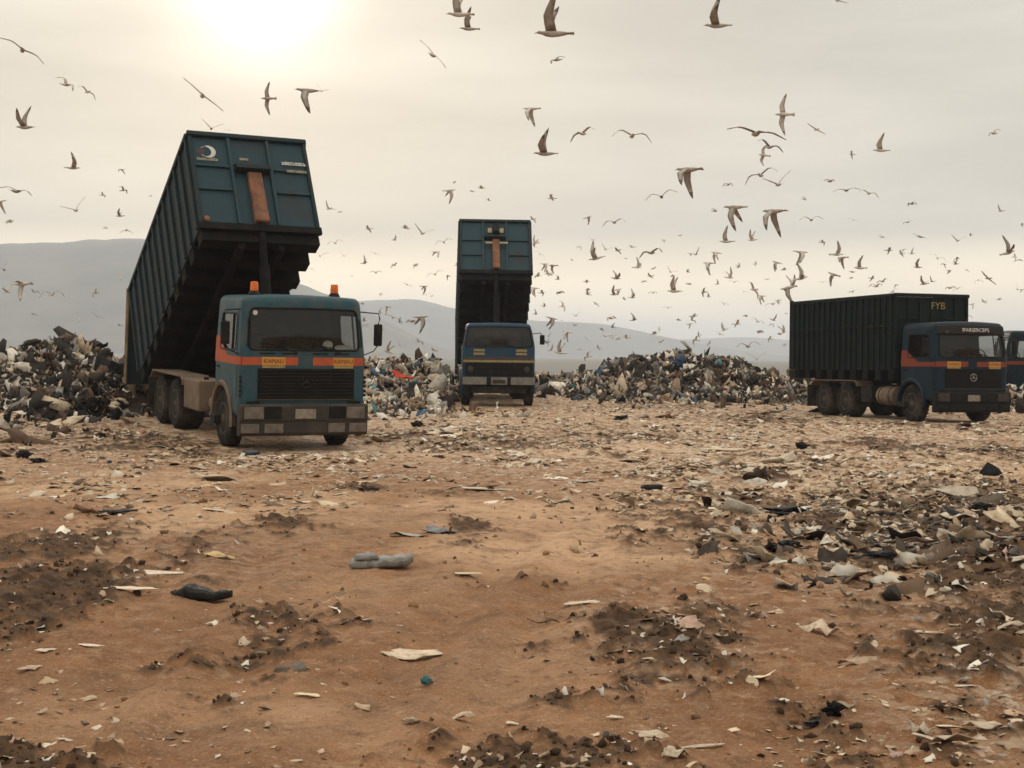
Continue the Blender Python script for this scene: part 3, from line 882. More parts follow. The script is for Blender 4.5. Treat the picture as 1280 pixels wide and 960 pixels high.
    # mirrors
    for sgn in (1, -1):
        if kind == 'a':
            a = cab.pt((1.25, hw * sgn, 2.62), 0); b = cab.pt((1.25, hw * sgn, 1.80), 0)
            mx, my, mz = 1.30, sgn * (hw + .27), 2.19
            ar = MB().tube([a, (mx, my, 2.60), (mx, my + sgn * .03, 2.50), (mx, my, mz + .2)], .013, 6).build('mirror_arm', M['black'], body, smooth=True)
            MB().tube([(mx, my, mz - .2), (mx - .02, my - sgn * .08, 1.88), b], .011, 6).build('mirror_stay', M['black'], body, smooth=True)
            mm = MB().box(mx - .035, mx + .035, my - .085, my + .085, mz - .21, mz + .21).build('mirror', M['black'], ar, 0.03)
        else:
            a = cab.pt((1.2, hw * sgn, 2.42), 0)
            mx, my, mz = 1.25, sgn * (hw + .24), 2.24
            if sgn < 0: continue
            ar = MB().tube([a, (mx, my - sgn * .05, 2.45), (mx, my, mz + .12)], .014, 6).build('mirror_arm', M['black'], body, smooth=True)
            MB().box(mx - .03, mx + .03, my - .08, my + .08, mz - .17, mz + .15).build('mirror', M['black'], ar, 0.025)
    if opts.get('beacons'):
        for y in (-.78, .80):
            zt = cab.pt((.72, y, hi[2])).z
            bs = MB().lathe([(0.115, 0), (0.11, .03), (0.08, .085), (0.07, .09)], (.70, y, zt - .01), 'z', 18).build('beacon', M['black'], body, smooth=True)
            MB().lathe([(0.075, .085), (0.078, .12), (0.070, .235), (0.060, .255), (0.02, .262)], (.70, y, zt - .01), 'z', 18).build('lens', M['beacon'], bs, smooth=True)
        MB().box(.05, .62, -.42, .42, hi[2] - .005, hi[2] + .055).build('roof_hatch', M[paint], body, 0.025)
    if opts.get('visor'):
        vz = (2.52, 2.56, 2.62, 2.68, 2.74, 2.78)
        vi = cab.grid('front', cuts(-1.19, 1.19, .06), vz, lambda u, v: True, 0.035)
        for k, p in enumerate(vi.v):
            vi.v[k] = (p[0] + .10 * max(0, (2.72 - p[2])), p[1], p[2])
        vo = vi.build('sun_visor', M['visor'], body, smooth=True)
        md = vo.modifiers.new('thickness', 'SOLIDIFY'); md.thickness = 0.012
        lm = text_mesh('IPARSERCEPS', 'lettering', 0.155, .003)
        p = cab.pt((hi[0], .12, 2.66), .05)
        link('lettering', lm, M['letter_white'], vo, (p.x + .015, .10, 2.655), Euler((R(90 - 14), 0, R(90))))
        MB().lathe([(0.05, 0), (0.05, .006)], (p.x + .035, -.86, 2.60), 'x', 12).build('visor_badge', M['faded_red'], vo)
    return body

BX = dict(L=6.285, H=2.239, z=1.546, xf=-0.682, hx=-6.059, hz=1.295)
def build_body(root, tilt, look):
    """tipping body, origin at its hinge; x runs forward"""
    xf, xr = BX['xf'] - BX['hx'], BX['xf'] - BX['L'] - BX['hx']
    z0, z1 = BX['z'] - BX['hz'], BX['z'] + BX['H'] - BX['hz']
    w = 1.25
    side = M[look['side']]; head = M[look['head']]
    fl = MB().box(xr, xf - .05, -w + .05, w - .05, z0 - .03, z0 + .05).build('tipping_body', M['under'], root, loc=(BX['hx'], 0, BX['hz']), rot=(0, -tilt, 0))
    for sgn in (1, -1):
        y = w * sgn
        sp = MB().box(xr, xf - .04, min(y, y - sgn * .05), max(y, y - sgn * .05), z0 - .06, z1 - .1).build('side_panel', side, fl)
        MB().box(xr - .02, xf - .03, min(y + sgn * .06, y - sgn * .06), max(y + sgn * .06, y - sgn * .06), z1 - .1, z1).build('top_rail', side, sp, 0.015)
        n = look['ribs']
        rm = cached(('rib', sgn, look['ribw']), lambda: MB().box(-look['ribw'] / 2, look['ribw'] / 2, min(y + sgn * .002, y + sgn * .06), max(y + sgn * .002, y + sgn * .06), z0 - .06, z1 - .102).mesh('rib', 0.01))
        for k in range(n):
            x = xr + .10 + (xf - xr - .22) * k / (n - 1) + random.uniform(-.02, .02)
            o = bpy.data.objects.new('rib', rm); C.objects.link(o); o.parent = sp; o.location = (x, 0, 0)
            if len(rm.materials) == 0: rm.materials.append(side)
            if len(o.material_slots): o.material_slots[0].link = 'OBJECT'; o.material_slots[0].material = side
        if look.get('midrail'):
            zz = z0 + 1.28
            for k in range(n - 1):
                if random.random() < .82:
                    x = xr + .10 + (xf - xr - .22) * k / (n - 1); dx = (xf - xr - .22) / (n - 1)
                    MB().box(x + .05, x + dx - .05, min(y + sgn * .003, y + sgn * .05), max(y + sgn * .003, y + sgn * .05), zz - .02, zz + .02).build('tie_rail', M['chassis'], sp)
    # cross bearers under the floor
    cm = cached('bearer', lambda: MB().box(-.16, .16, -w + .02, w - .02, z0 - .34, z0 - .032).mesh('cross_member', 0))
    nb = 9
    for k in range(nb):
        x = xr + .25 + (xf - xr - .45) * k / (nb - 1)
        link('cross_member', cm, M['under'], fl, (x, 0, 0))
    for y in (-.42, .42):
        MB().box(xr + .1, xf - .1, y - .06, y + .06, z0 - .47, z0 - .345).build('floor_beam', M['under'], fl)
    # headboard
    hb = MB().box(xf - .04, xf, -w, w, z0 - .06, z1 - .102).build('headboard', head, fl)
    MB().box(xf - .028, xf + .085, -w - .03, w + .03, z1 - .10, z1 + .01).build('top_rail', M['body_dark'] if look['head'] == 'body_blue' else head, hb, 0.02)
    MB().box(xf + .002, xf + .08, -w - .03, w + .03, z0 - .14, z0 + .02).build('bottom_rail', M['under'], hb, 0.01)
    for y in (-w + .03, w - .03):
        MB().box(xf + .002, xf + .06, y - .035, y + .035, z0 + .022, z1 - .104).build('corner_post', side, hb, 0.01)
    def rail(v, d=.055, hgt=.05):
        z = z1 - v * BX['H']
        for (a, b) in ((-w + .07, -.47), (.47, w - .07)):
            MB().box(xf + .001, xf + d, a, b, z - hgt / 2, z + hgt / 2).build('rail', head, hb, 0.008)
    if look['style'] != 'plain':
        for v in look['rails']: rail(v)
        for y in (-.43, .40):
            MB().box(xf + .001, xf + .07, y - .035, y + .035, z0 + .03, z1 - .104).build('post', head, hb, 0.01)
        zt = z1 - look['ram_top'] * BX['H']
        # hood the hoist ram hangs from
        MB().prism([(xf + .001, zt + .02), (xf + .22, zt - .10), (xf + .22, zt - .20), (xf + .001, zt - .20)], -.38, .35).build('ram_hood', M['body_dark'], hb, 0.01)
        rw = look['ramw']
        MB().prism([(xf + .002, z0 + .05), (xf + .17, z0 + .05), (xf + .12, zt - .21), (xf + .002, zt - .21)], .02 - rw / 2, .02 + rw / 2).build('ram_cover', M['rust'], hb, 0.03)
        if look['style'] == 'cross':
            MB().tube([(xf + .24, .02, zt - .05), (xf + .24, .02, zt + .28)], .12, 10).build('ram_head', M['black'], hb, smooth=True)
            for y in (-.19, .23):
                MB().box(xf + .02, xf + .05, y - .07, y + .07, zt + .10, zt + .30).build('white_plate', M['cream'], hb, 0.005)
            zz = zt - .42
            for (a, b) in ((-.36, -.10), (.14, .44)):
                MB().box(xf + .10, xf + .16, a, b, zz - .035, zz + .035).build('clamp_arm', M['cream'], hb, 0.01)
        else:
            MB().box(xf + .19, xf + .24, -.30, -.12, zt - .04, zt + .02).build('hood_bracket', M['plate'], hb, 0.005)
            # crescent beside a faded disc
            yc, zc = -.86, z1 - .20 * BX['H']
            n = 20; vs = []
            R0, R1, off = .15, .125, .055
            outer = [(math.cos(R(-140 + 280 * k / n)), math.sin(R(-140 + 280 * k / n))) for k in range(n + 1)]
            pts_o = [(R0 * a, R0 * b) for a, b in outer]
            pts_i = []
            for a, b in outer:
                pts_i.append((-off + R1 * a * 1.0 - .012, R1 * b * .98))
            for dx in (.002, .007):
                vs += [(xf + dx, yc + p[0], zc + p[1]) for p in pts_o] + [(xf + dx, yc + p[0], zc + p[1]) for p in pts_i]
            m_ = n + 1; fs = []
            for k in range(n):
                fs.append((2 * m_ + k, 2 * m_ + k + 1, 3 * m_ + k + 1, 3 * m_ + k))
                fs.append((k, m_ + k, m_ + k + 1, k + 1))
                fs.append((k, k + 1, 2 * m_ + k + 1, 2 * m_ + k)); fs.append((m_ + k, 3 * m_ + k, 3 * m_ + k + 1, m_ + k + 1))
            MB().add(vs, fs).build('crescent_emblem', M['letter_white'], hb)
            MB().lathe([(.085, .0015), (.085, .004)], (xf, yc - .16, zc + .01), 'x', 18).build('faded_star_disc', M['faded_red'], hb)
            def row(y0, y1, v, hgt, mat, nch):
                z = z1 - v * BX['H']; stp = (y1 - y0) / nch
                mb = MB()
                for k in range(nch):
                    a = y0 + k * stp; kk = (k * 7 + nch) % 4
                    mb.box(xf + .062, xf + .066, a, a + stp * .78, z - hgt / 2, z - hgt / 4)
                    mb.box(xf + .062, xf + .066, a, a + stp * .28, z - hgt / 4 + .0005, z + hgt / 2)
                    if kk != 1: mb.box(xf + .062, xf + .066, a + stp * .30, a + stp * .78, z + hgt / 4, z + hgt / 2)
                    if kk != 2: mb.box(xf + .062, xf + .066, a + stp * .50, a + stp * .78, z - hgt / 4 + .0005, z + hgt / 4 - .0005)
                mb.build('lettering', M[mat], hb)
            row(-1.14, -.70, .305, .055, 'cream', 10)
            row(.66, 1.18, .29, .075, 'letter_white', 9)
            row(.74, 1.18, .375, .06, 'cream', 9)
            MB().lathe([(.075, 0), (.06, .05), (.02, .07)], (xf + .005, -1.10, z0 + .12), 'x', 10).build('corner_lamp', M['rust'], hb, smooth=True)
    else:
        for v in (.33, .66): rail(v)
        for y in (-.8, -.4, 0, .4, .8):
            MB().box(xf + .001, xf + .05, y - .03, y + .03, z0 + .03, z1 - .104).build('post', head, hb, 0.01)
        if look.get('letters'):
            lm = text_mesh('FYB', 'lettering', 0.30, .004)
            link('lettering', lm, M['ochre'], hb, (xf + .058, .20, z1 - .36), FRONT_ROT)
    # tailgate, hinged along the top rear edge
    ang = tilt + (R(5) if tilt > 0 else 0)
    tg = MB().box(-.05, 0, -w - .02, w + .02, -BX['H'] - .05, 0).build('tailgate', M[look['gate']], fl, 0.01, loc=(xr - .055, 0, z1 - .01), rot=(0, ang, 0))
    for k in range(5):
        y = -1.15 + 2.3 * k / 4
        MB().box(-.13, -.052, y - .05, y + .05, -BX['H'], -.02).build('gate_rib', M[look['gate']], tg, 0.01)
    for sgn in (1, -1):
        MB().box(-.15, .10, sgn * 1.275 - .015, sgn * 1.275 + .015, -BX['H'] - .02, .04).build('gate_edge', M[look['edge']], tg, 0.005)
    if tilt == 0:
        MB().box(xr - .22, xr + .28, -w - .04, w + .04, z0 - .32, z0 - .065).build('tail_lip', M['under'], fl, 0.03)
    return fl

def build_chassis(root, opts, tilt):
    ch = MB()
    for y in (-.42, .42):
        ch.box(-6.5, 1.25, y - .05, y + .05, .78, 1.04)
    for x in (-6.4, -5.6, -2.6, -1.2, .9):
        ch.box(x - .05, x + .05, -.37, .37, .82, 1.0)
    c = ch.build('chassis', M['chassis'], root, 0.01)
    for x in (.20, -3.55, -4.90):
        mb = MB().tube([(x, -.95, WHEEL_R), (x, .95, WHEEL_R)], .075, 10)
        if x < 0: mb.lathe([(.10, -.20), (.24, -.12), (.27, 0), (.24, .12), (.10, .20)], (x, 0, WHEEL_R), 'x', 14)
        mb.build('axle', M['chassis'], c, smooth=True)
    for s in (1, -1):
        wheel(root, .20, s, .30, s * 1.06)
        for x in (-3.55, -4.90):
            wheel(root, x, s, .56, s * .96)
        y0, y1 = (s * .66, s * 1.25)
        a, b = min(y0, y1), max(y0, y1)
        # mudguard over the bogie: flat top, bent down at the front
        g = MB().prism([(-5.75, 1.00), (-5.55, 1.17), (-2.95, 1.17), (-2.82, 1.10), (-2.80, .98), (-2.84, .98), (-2.86, 1.08), (-2.97, 1.14), (-5.54, 1.14), (-5.72, .98)], a, b)
        g.build('mudguard', M['dusty'], c)
        if opts['tank'] == 'box':
            t = MB().box(-2.78, -1.55, min(s * .62, s * 1.22), max(s * .62, s * 1.22), .52, 1.14).build('oil_tank', M['dusty'], c, 0.03)
            MB().lathe([(.05, 0), (.05, .05)], (-2.0, s * .95, 1.14), 'z', 10).build('filler_cap', M['black'], t)
            MB().lathe([(.05, -.42), (.17, -.38), (.19, -.3), (.19, .3), (.17, .38), (.05, .42)], (-1.05, s * .88, .70), 'x', 16).build('air_tank', M['dusty'], c, smooth=True)
        else:
            t = MB().lathe([(.10, -.50), (.27, -.47), (.29, -.42), (.29, .42), (.27, .47), (.10, .50)], (-1.35, s * .90, .72), 'x', 20).build('fuel_tank', M['dusty'], c, smooth=True)
            for xx in (-1.62, -1.08):
                ring = [(xx, s * .90 + .297 * math.cos(k * math.pi / 9), .72 + .297 * math.sin(k * math.pi / 9)) for k in range(19)]
                MB().tube(ring, .014, 5).build('tank_strap', M['chassis'], t, smooth=True)
            MB().box(-2.62, -2.0, min(s * .7, s * 1.2), max(s * .7, s * 1.2), .50, 1.02).build('tool_box', M['chassis'], c, 0.02)
        MB().box(-5.95, -5.92, a, b, .28, .99).build('mud_flap', M['rubber'], c, 0.005)
    MB().box(-.62, -.50, -.9, .9, .95, 1.5).build('air_intake_frame', M['chassis'], c, 0.01)
    # telescopic hoist ram behind the cab, up to the headboard
    top = (BX['xf'] - .02 - BX['hx'], BX['z'] + .3 - BX['hz'])
    tx = BX['hx'] + top[0] * math.cos(tilt) - top[1] * math.sin(tilt)
    tz = BX['hz'] + top[0] * math.sin(tilt) + top[1] * math.cos(tilt)
    p0, p1 = Vector((-.58, .02, .85)), Vector((tx + .12, .02, tz))
    if tilt > 0:
        ram = MB().tube([p0, p0.lerp(p1, .42)], .13, 14).tube([p0.lerp(p1, .40), p0.lerp(p1, .72)], .105, 14).tube([p0.lerp(p1, .70), p1], .08, 14)
        ram.build('hoist_ram', M['under'], c, smooth=True)
    return c

def truck(spec, label, cabk, paint, copts, look, chopts):
    X, Y, a, zo, pt, tilt = spec
    root = empty('tipper_truck', (X, Y, zo), (0, -pt, a - math.pi / 2))
    tag(root, label, 'truck')
    build_chassis(root, chopts, tilt)
    build_cab(root, cabk, paint, copts)
    build_body(root, tilt, look)
    return root

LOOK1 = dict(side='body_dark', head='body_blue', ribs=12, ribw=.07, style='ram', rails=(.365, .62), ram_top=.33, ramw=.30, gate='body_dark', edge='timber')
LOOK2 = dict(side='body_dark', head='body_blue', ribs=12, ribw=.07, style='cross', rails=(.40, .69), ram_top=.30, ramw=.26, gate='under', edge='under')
LOOK3 = dict(side='body_green', head='body_green', ribs=19, ribw=.06, style='plain', midrail=True, letters=True, gate='under', edge='under')
LOOK4 = dict(side='body_green', head='body_green', ribs=12, ribw=.06, style='plain', gate='under', edge='under')
truck(TRUCKS[0], 'teal cabbed tipper with two orange roof beacons and its blue body raised, nearest truck', 'a', 'cab_teal',
      dict(dusty=True, papers=True, beacons=True), LOOK1, dict(tank='box'))
truck(TRUCKS[1], 'blue cabbed tipper with yellow stripe seen head-on, its body raised behind the cab', 'b', 'cab_navy', dict(), LOOK2, dict(tank='box'))
truck(TRUCKS[2], 'blue cabbed tipper with dark lettered visor and lowered dark green body', 'a', 'cab_blue_dimmed',
      dict(stripe='orange_dimmed', visor=True, bumper='bumper_black', emblem='chrome'), LOOK3, dict(tank='round'))
truck(TRUCKS[3], 'truck cut off by the right edge, only its cab nose and mirror showing', 'a', 'cab_dark', dict(stripe='orange_dimmed', bumper='bumper_black', visor=False), LOOK4, dict(tank='round'))

# ------------------------------------------------------------------ rubbish
def ico(sub):
    bm = bmesh.new(); bmesh.ops.create_icosphere(bm, subdivisions=sub, radius=1.0)
    V = np.array([v.co[:] for v in bm.verts]); F = np.array([[v.index for v in f.verts] for f in bm.faces]); bm.free()
    return V, F
ICO1, ICO2, ICO3 = ico(1), ico(2), ico(3)

def var_bag(seed, sub=1):
    V, F = (ICO1, ICO2, ICO3)[sub - 1]
    r = np.random.default_rng(seed)
    ph = r.uniform(0, 6, (6, 3)); fr = r.uniform(1.2, 4.5, (6, 3)) if sub > 1 else r.uniform(1, 2.6, (6, 3))
    d = np.ones(len(V))
    for i in range(6):
        d += 0.15 * (1 - 2 * np.abs(np.sin((V * fr[i]).sum(1) + ph[i, 0]))) * (1 if i < 3 else .8)
    if sub == 3:
        for i in range(14):
            k = r.normal(0, 1, 3); k = k / np.linalg.norm(k) * r.uniform(5, 11)
            d += .055 * (1 - 2 * np.abs(np.sin(V @ k + r.uniform(0, 6))))
    else:
        d += r.uniform(-.16, .16, len(V))
    W = V * d[:, None] * np.array([1.0, r.uniform(.6, .9), r.uniform(.45, .75)]) * 0.5
    return W, F

def var_sheet(seed, n=4, crump=.22):
    r = np.random.default_rng(seed)
    g = np.linspace(-.5, .5, n)
    x, y = np.meshgrid(g, g); x, y = x.ravel().copy(), y.ravel().copy()
    # ragged outline
    a = np.arctan2(y, x); rr = 1 + .22 * np.sin(a * 2 + r.uniform(0, 6)) + .16 * np.sin(a * 3 + r.uniform(0, 6)) + r.uniform(-.12, .12, len(x))
    x, y = x * rr, y * rr * r.uniform(.45, .9)
    z = crump * (np.sin(x * r.uniform(3, 7) + r.uniform(0, 6)) * np.cos(y * r.uniform(3, 7) + r.uniform(0, 6)) * .5 + r.uniform(-.35, .35, len(x)))
    top = np.stack([x, y, z + .012], 1); bot = np.stack([x, y, z - .012], 1)
    V = np.concatenate([top, bot]); m = n * n; F = []
    for j in range(n - 1):
        for i in range(n - 1):
            k = j * n + i
            F += [(k, k + 1, k + n + 1), (k, k + n + 1, k + n), (m + k, m + k + n + 1, m + k + 1), (m + k, m + k + n, m + k + n + 1)]
    rim = [i for i in range(n)] + [j * n + n - 1 for j in range(1, n)] + [(n - 1) * n + i for i in range(n - 2, -1, -1)] + [j * n for j in range(n - 2, 0, -1)]
    for k in range(len(rim)):
        p, q = rim[k], rim[(k + 1) % len(rim)]
        F += [(p, m + p, q), (q, m + p, m + q)]
    return V, np.array(F)

def var_carton(seed):
    r = np.random.default_rng(seed)
    V = np.array([(x, y, z) for x in (-.5, .5) for y in (-.35, .35) for z in (-.2, .2)]) + r.uniform(-.08, .08, (8, 3))
    F = np.array([(0, 1, 3), (0, 3, 2), (4, 6, 7), (4, 7, 5), (0, 4, 5), (0, 5, 1), (2, 3, 7), (2, 7, 6), (0, 2, 6), (0, 6, 4), (1, 5, 7), (1, 7, 3)])
    return V, F

def var_strip(seed):
    r = np.random.default_rng(seed); n = 8
    t = np.linspace(-.5, .5, n); y = .16 * np.sin(t * r.uniform(3, 7) + r.uniform(0, 6)); z = .10 * np.sin(t * r.uniform(4, 9) + r.uniform(0, 6))
    w = .05 + .05 * r.random(n)
    V = np.concatenate([np.stack([t, y - w, z + .01], 1), np.stack([t, y + w, z + .03 * r.standard_normal(n)], 1), np.stack([t, y, z - .03], 1)])
    F = []
    for i in range(n - 1):
        for a, b in ((0, n), (n, 2 * n), (2 * n, 0)):
            F += [(a + i, a + i + 1, b + i + 1), (a + i, b + i + 1, b + i)]
    F += [(0, n, 2 * n), (n - 1, 3 * n - 1, 2 * n - 1)]
    return V, np.array(F)

VARS_BAG = [var_bag(100 + i) for i in range(8)]
VARS_SHEET = [var_sheet(200 + i) for i in range(9)]
VARS_FLAT = [var_sheet(300 + i, 4, .07) for i in range(8)]
VARS_CARTON = [var_carton(400 + i) for i in range(4)]
VARS_STRIP = [var_strip(500 + i) for i in range(6)]

def rotmats(e):
    cx, sx, cy, sy, cz, sz = np.cos(e[:, 0]), np.sin(e[:, 0]), np.cos(e[:, 1]), np.sin(e[:, 1]), np.cos(e[:, 2]), np.sin(e[:, 2])
    Rm = np.empty((len(e), 3, 3))
    Rm[:, 0, 0] = cz * cy; Rm[:, 0, 1] = cz * sy * sx - sz * cx; Rm[:, 0, 2] = cz * sy * cx + sz * sx
    Rm[:, 1, 0] = sz * cy; Rm[:, 1, 1] = sz * sy * sx + cz * cx; Rm[:, 1, 2] = sz * sy * cx - cz * sx
    Rm[:, 2, 0] = -sy; Rm[:, 2, 1] = cy * sx; Rm[:, 2, 2] = cy * cx
    return Rm

def joined(name, parts, mat):
    """parts: list of (variant, loc Nx3, euler Nx3, scale N or Nx3, colour Nx3)"""
    VV, FF, CC, o = [], [], [], 0
    for (var, loc, eu, sc, col) in parts:
        V, F = var; n = len(loc)
        if n == 0: continue
        sc = np.asarray(sc); sc = sc[:, None] if sc.ndim == 1 else sc
        P = np.einsum('nij,nkj->nki', rotmats(eu), V[None] * sc[:, None, :]) + loc[:, None, :]
        VV.append(P.reshape(-1, 3))
        FF.append((F[None] + (np.arange(n) * len(V))[:, None, None] + o).reshape(-1, 3)); o += n * len(V)
        CC.append(np.repeat(np.concatenate([col, np.ones((n, 1))], 1), len(V), 0))
    me = mesh_np(name, np.concatenate(VV), np.concatenate(FF), np.concatenate(CC), smooth=True)
    return link(name, me, mat)

PAL = {'white': (0.66, 0.62, 0.55), 'cream': (0.56, 0.46, 0.34), 'tan': (0.34, 0.25, 0.17), 'grey': (0.24, 0.23, 0.22), 'pink': (0.42, 0.29, 0.24),
       'brown': (0.115, 0.075, 0.052), 'dark': (0.045, 0.038, 0.034), 'black': (0.014, 0.014, 0.015), 'blue': (0.07, 0.12, 0.20), 'teal': (0.08, 0.22, 0.23),
       'red': (0.48, 0.055, 0.035), 'green': (0.05, 0.13, 0.06), 'yellow': (0.48, 0.33, 0.09)}
def pick_cols(n, weights, jitter=.22):
    names = list(weights); p = np.array([weights[k] for k in names], dtype=float); p /= p.sum()
    ids = RNG.choice(len(names), n, p=p)
    c = np.array([PAL[k] for k in names])[ids]
    return np.clip(c * (1 + RNG.uniform(-jitter, jitter, (n, 1))), 0, 1), [names[i] for i in ids]

M['rub_stuff'] = pmat('loose_rubbish', (0, 0, 0), 0.7, (0.55, 0.48, 0.42), 6.0, 0.5, 0.68, 0.25, 30, attr='Col')
M['rub_obj'] = pmat('single_rubbish', (0, 0, 0), 0.65, (0.60, 0.53, 0.46), 4.0, 0.48, 0.68, 0.25, 24, attr='obj')
M['clod'] = pmat('earth_clod', (0, 0, 0), 0.95, (0.55, 0.5, 0.45), 12.0, 0.45, 0.65, 0.4, 40, attr='Col')
M['core'] = pmat('heap_core', (0.10, 0.075, 0.055), 0.95, (0.05, 0.04, 0.033), 2.0, 0.4, 0.6, 0.5, 6)

# heaps: humps (x, y, rx, ry, h), colours, label
HEAPS = [
 dict(h=[(-15.0, 47.5, 3.0, 3.6, 2.25), (-17.6, 48, 2.8, 3.5, 1.75), (-20.5, 49, 3.2, 4, 1.6), (-12.6, 48.5, 2.4, 3.2, 1.35), (-15.5, 44.5, 3.2, 2.2, .65)],
      w=dict(white=13, cream=8, tan=6, pink=3, grey=8, brown=24, dark=30, black=22, blue=1.2, teal=.4), n=8000, seed=1,
      label='dark rubbish heap at the left edge, behind the nearest tipper', who='heap at the left edge'),
 dict(h=[(-9.9, 36.6, 1.5, 1.7, 1.25), (-10.9, 36.0, 1.2, 1.4, .75), (-9.0, 37.5, 1.5, 1.5, 1.2), (-7.6, 37.8, 1.6, 1.6, 1.1), (-6.0, 38.2, 1.6, 1.6, .8)],  # right-hand humps added behind the truck to block light from under it
      w=dict(white=5, cream=5, tan=5, grey=7, brown=24, dark=34, black=34, blue=.5), n=1700, seed=2,
      label='freshly dumped dark rubbish spilling from under the nearest tipper tailgate', who='pile under the nearest tipper tailgate'),
 dict(h=[(-4.6, 51.5, 3.0, 3.8, 1.62), (-3.3, 52.5, 1.5, 3.2, 1.3), (-6.8, 52, 2.8, 3.5, 1.55), (-4.6, 48.0, 2.6, 3.0, .8), (-4.2, 45.2, 2.4, 2.4, .32)],
      w=dict(white=24, cream=19, tan=14, pink=4, grey=11, brown=18, dark=16, black=11, blue=2, teal=1, red=.4), n=4800, seed=3,
      label='pale rubbish heap between the two raised tippers', who='heap between the two raised tippers'),
 dict(h=[(7.4, 63.5, 3.2, 3.4, 2.12), (5.3, 63.2, 2.6, 3.2, 1.55), (9.4, 63.2, 2.3, 3.2, 1.65), (3.2, 62.8, 2.2, 3.0, .95), (11.3, 63.2, 2.0, 3, .85), (7.0, 60.6, 4.2, 2.2, .7), (2.3, 61.8, 1.4, 2.2, .6), (13.0, 62.8, 2.2, 2.6, .75), (7.5, 58.6, 5.0, 2.4, .25)],
      w=dict(white=11, cream=10, tan=11, pink=3, grey=9, brown=24, dark=26, black=16, blue=2, teal=.6), n=5200, seed=4,
      label='broad brown rubbish heap right of the head-on tipper', who='heap right of the head-on tipper'),
 dict(h=[(14.0, 68, 3.5, 4, 1.05), (18.0, 70, 4, 4, .95), (22.5, 70, 4, 4, 1.0), (2.4, 67, 2.4, 3, 1.1), (11, 69, 3.5, 4, 1.25), (15.8, 64, 2.6, 3, .95), (-9, 70, 4, 4, 1.3), (-0.5, 72, 4, 4, 1.2)],
      w=dict(white=20, cream=17, tan=14, pink=4, grey=12, brown=18, dark=16, black=10, blue=2), n=2600, seed=5,
      label='low band of rubbish seen behind the lowered green tipper', who='band behind the lowered green tipper'),
 dict(h=[(18.6, 51.6, 1.6, 1.6, .78), (20.6, 52.0, 1.8, 1.8, .85)],
      w=dict(white=24, cream=18, tan=15, pink=4, grey=12, brown=15, dark=16, black=10), n=800, seed=6,
      label='small pale rubbish pile in front of the cut-off truck at right', who='pile before the cut-off truck'),
]
def heap_h(hp, x, y):
    t = np.zeros_like(np.asarray(x, dtype=float))
    for (cx, cy, rx, ry, h) in hp['h']:
        q = ((x - cx) / rx) ** 2 + ((y - cy) / ry) ** 2
        t = np.maximum(t, h * np.clip(1 - q, 0, 1) ** 0.75) if False else t + (np.maximum(h * np.clip(1 - q, 0, 1) ** .8 - t, 0)) * .85
    return t * (0.78 + 0.44 * fbm(np.asarray(x) * .9, np.asarray(y) * .9, 3, 60 + hp['seed']))

def sample_heap(hp, n, front):
    """points on the heap's surface, most of them on the side towards the clearing"""
    out = []
    boxes = [(cx - rx, cx + rx, cy - ry, cy + ry, rx * ry) for (cx, cy, rx, ry, h) in hp['h']]
    p = np.array([b[4] for b in boxes]); p /= p.sum()
    while len(out) < n:
        k = RNG.choice(len(boxes), p=p); b = boxes[k]
        x = RNG.uniform(b[0], b[1]); y = RNG.uniform(b[2], b[3])
        cy = (b[2] + b[3]) / 2
        if front and y > cy + .25 * (b[3] - b[2]) and RNG.random() < .8: continue
        h = float(heap_h(hp, np.array([x]), np.array([y]))[0])
        if h < .06: continue
        out.append((x, y, h))
    return np.array(out)

big_meshes = {}
def obj_mesh(kind, i):
    key = (kind, i)
    if key not in big_meshes:
        V, F = {'bag': lambda: var_bag(700 + i, 3), 'sheet': lambda: var_sheet(800 + i, 5, .26), 'flat': lambda: var_sheet(900 + i, 5, .07),
                'carton': lambda: var_carton(950 + i), 'strip': lambda: var_strip(980 + i)}[kind]()
        me = mesh_np('rubbish_' + kind, V, F, smooth=kind in ('bag', 'sheet', 'flat'))
        me.materials.append(M['rub_obj']); big_meshes[key] = me
    return big_meshes[key]
def rub(name, kind, i, loc, rot, scale, colour, label, cat, group=None):
    o = bpy.data.objects.new(name, obj_mesh(kind, i)); C.objects.link(o)
    o.location = loc; o.rotation_euler = rot
    o.scale = scale if isinstance(scale, (tuple, list)) else (scale,) * 3
    o.color = (*colour, 1)
    return tag(o, label, cat, group)

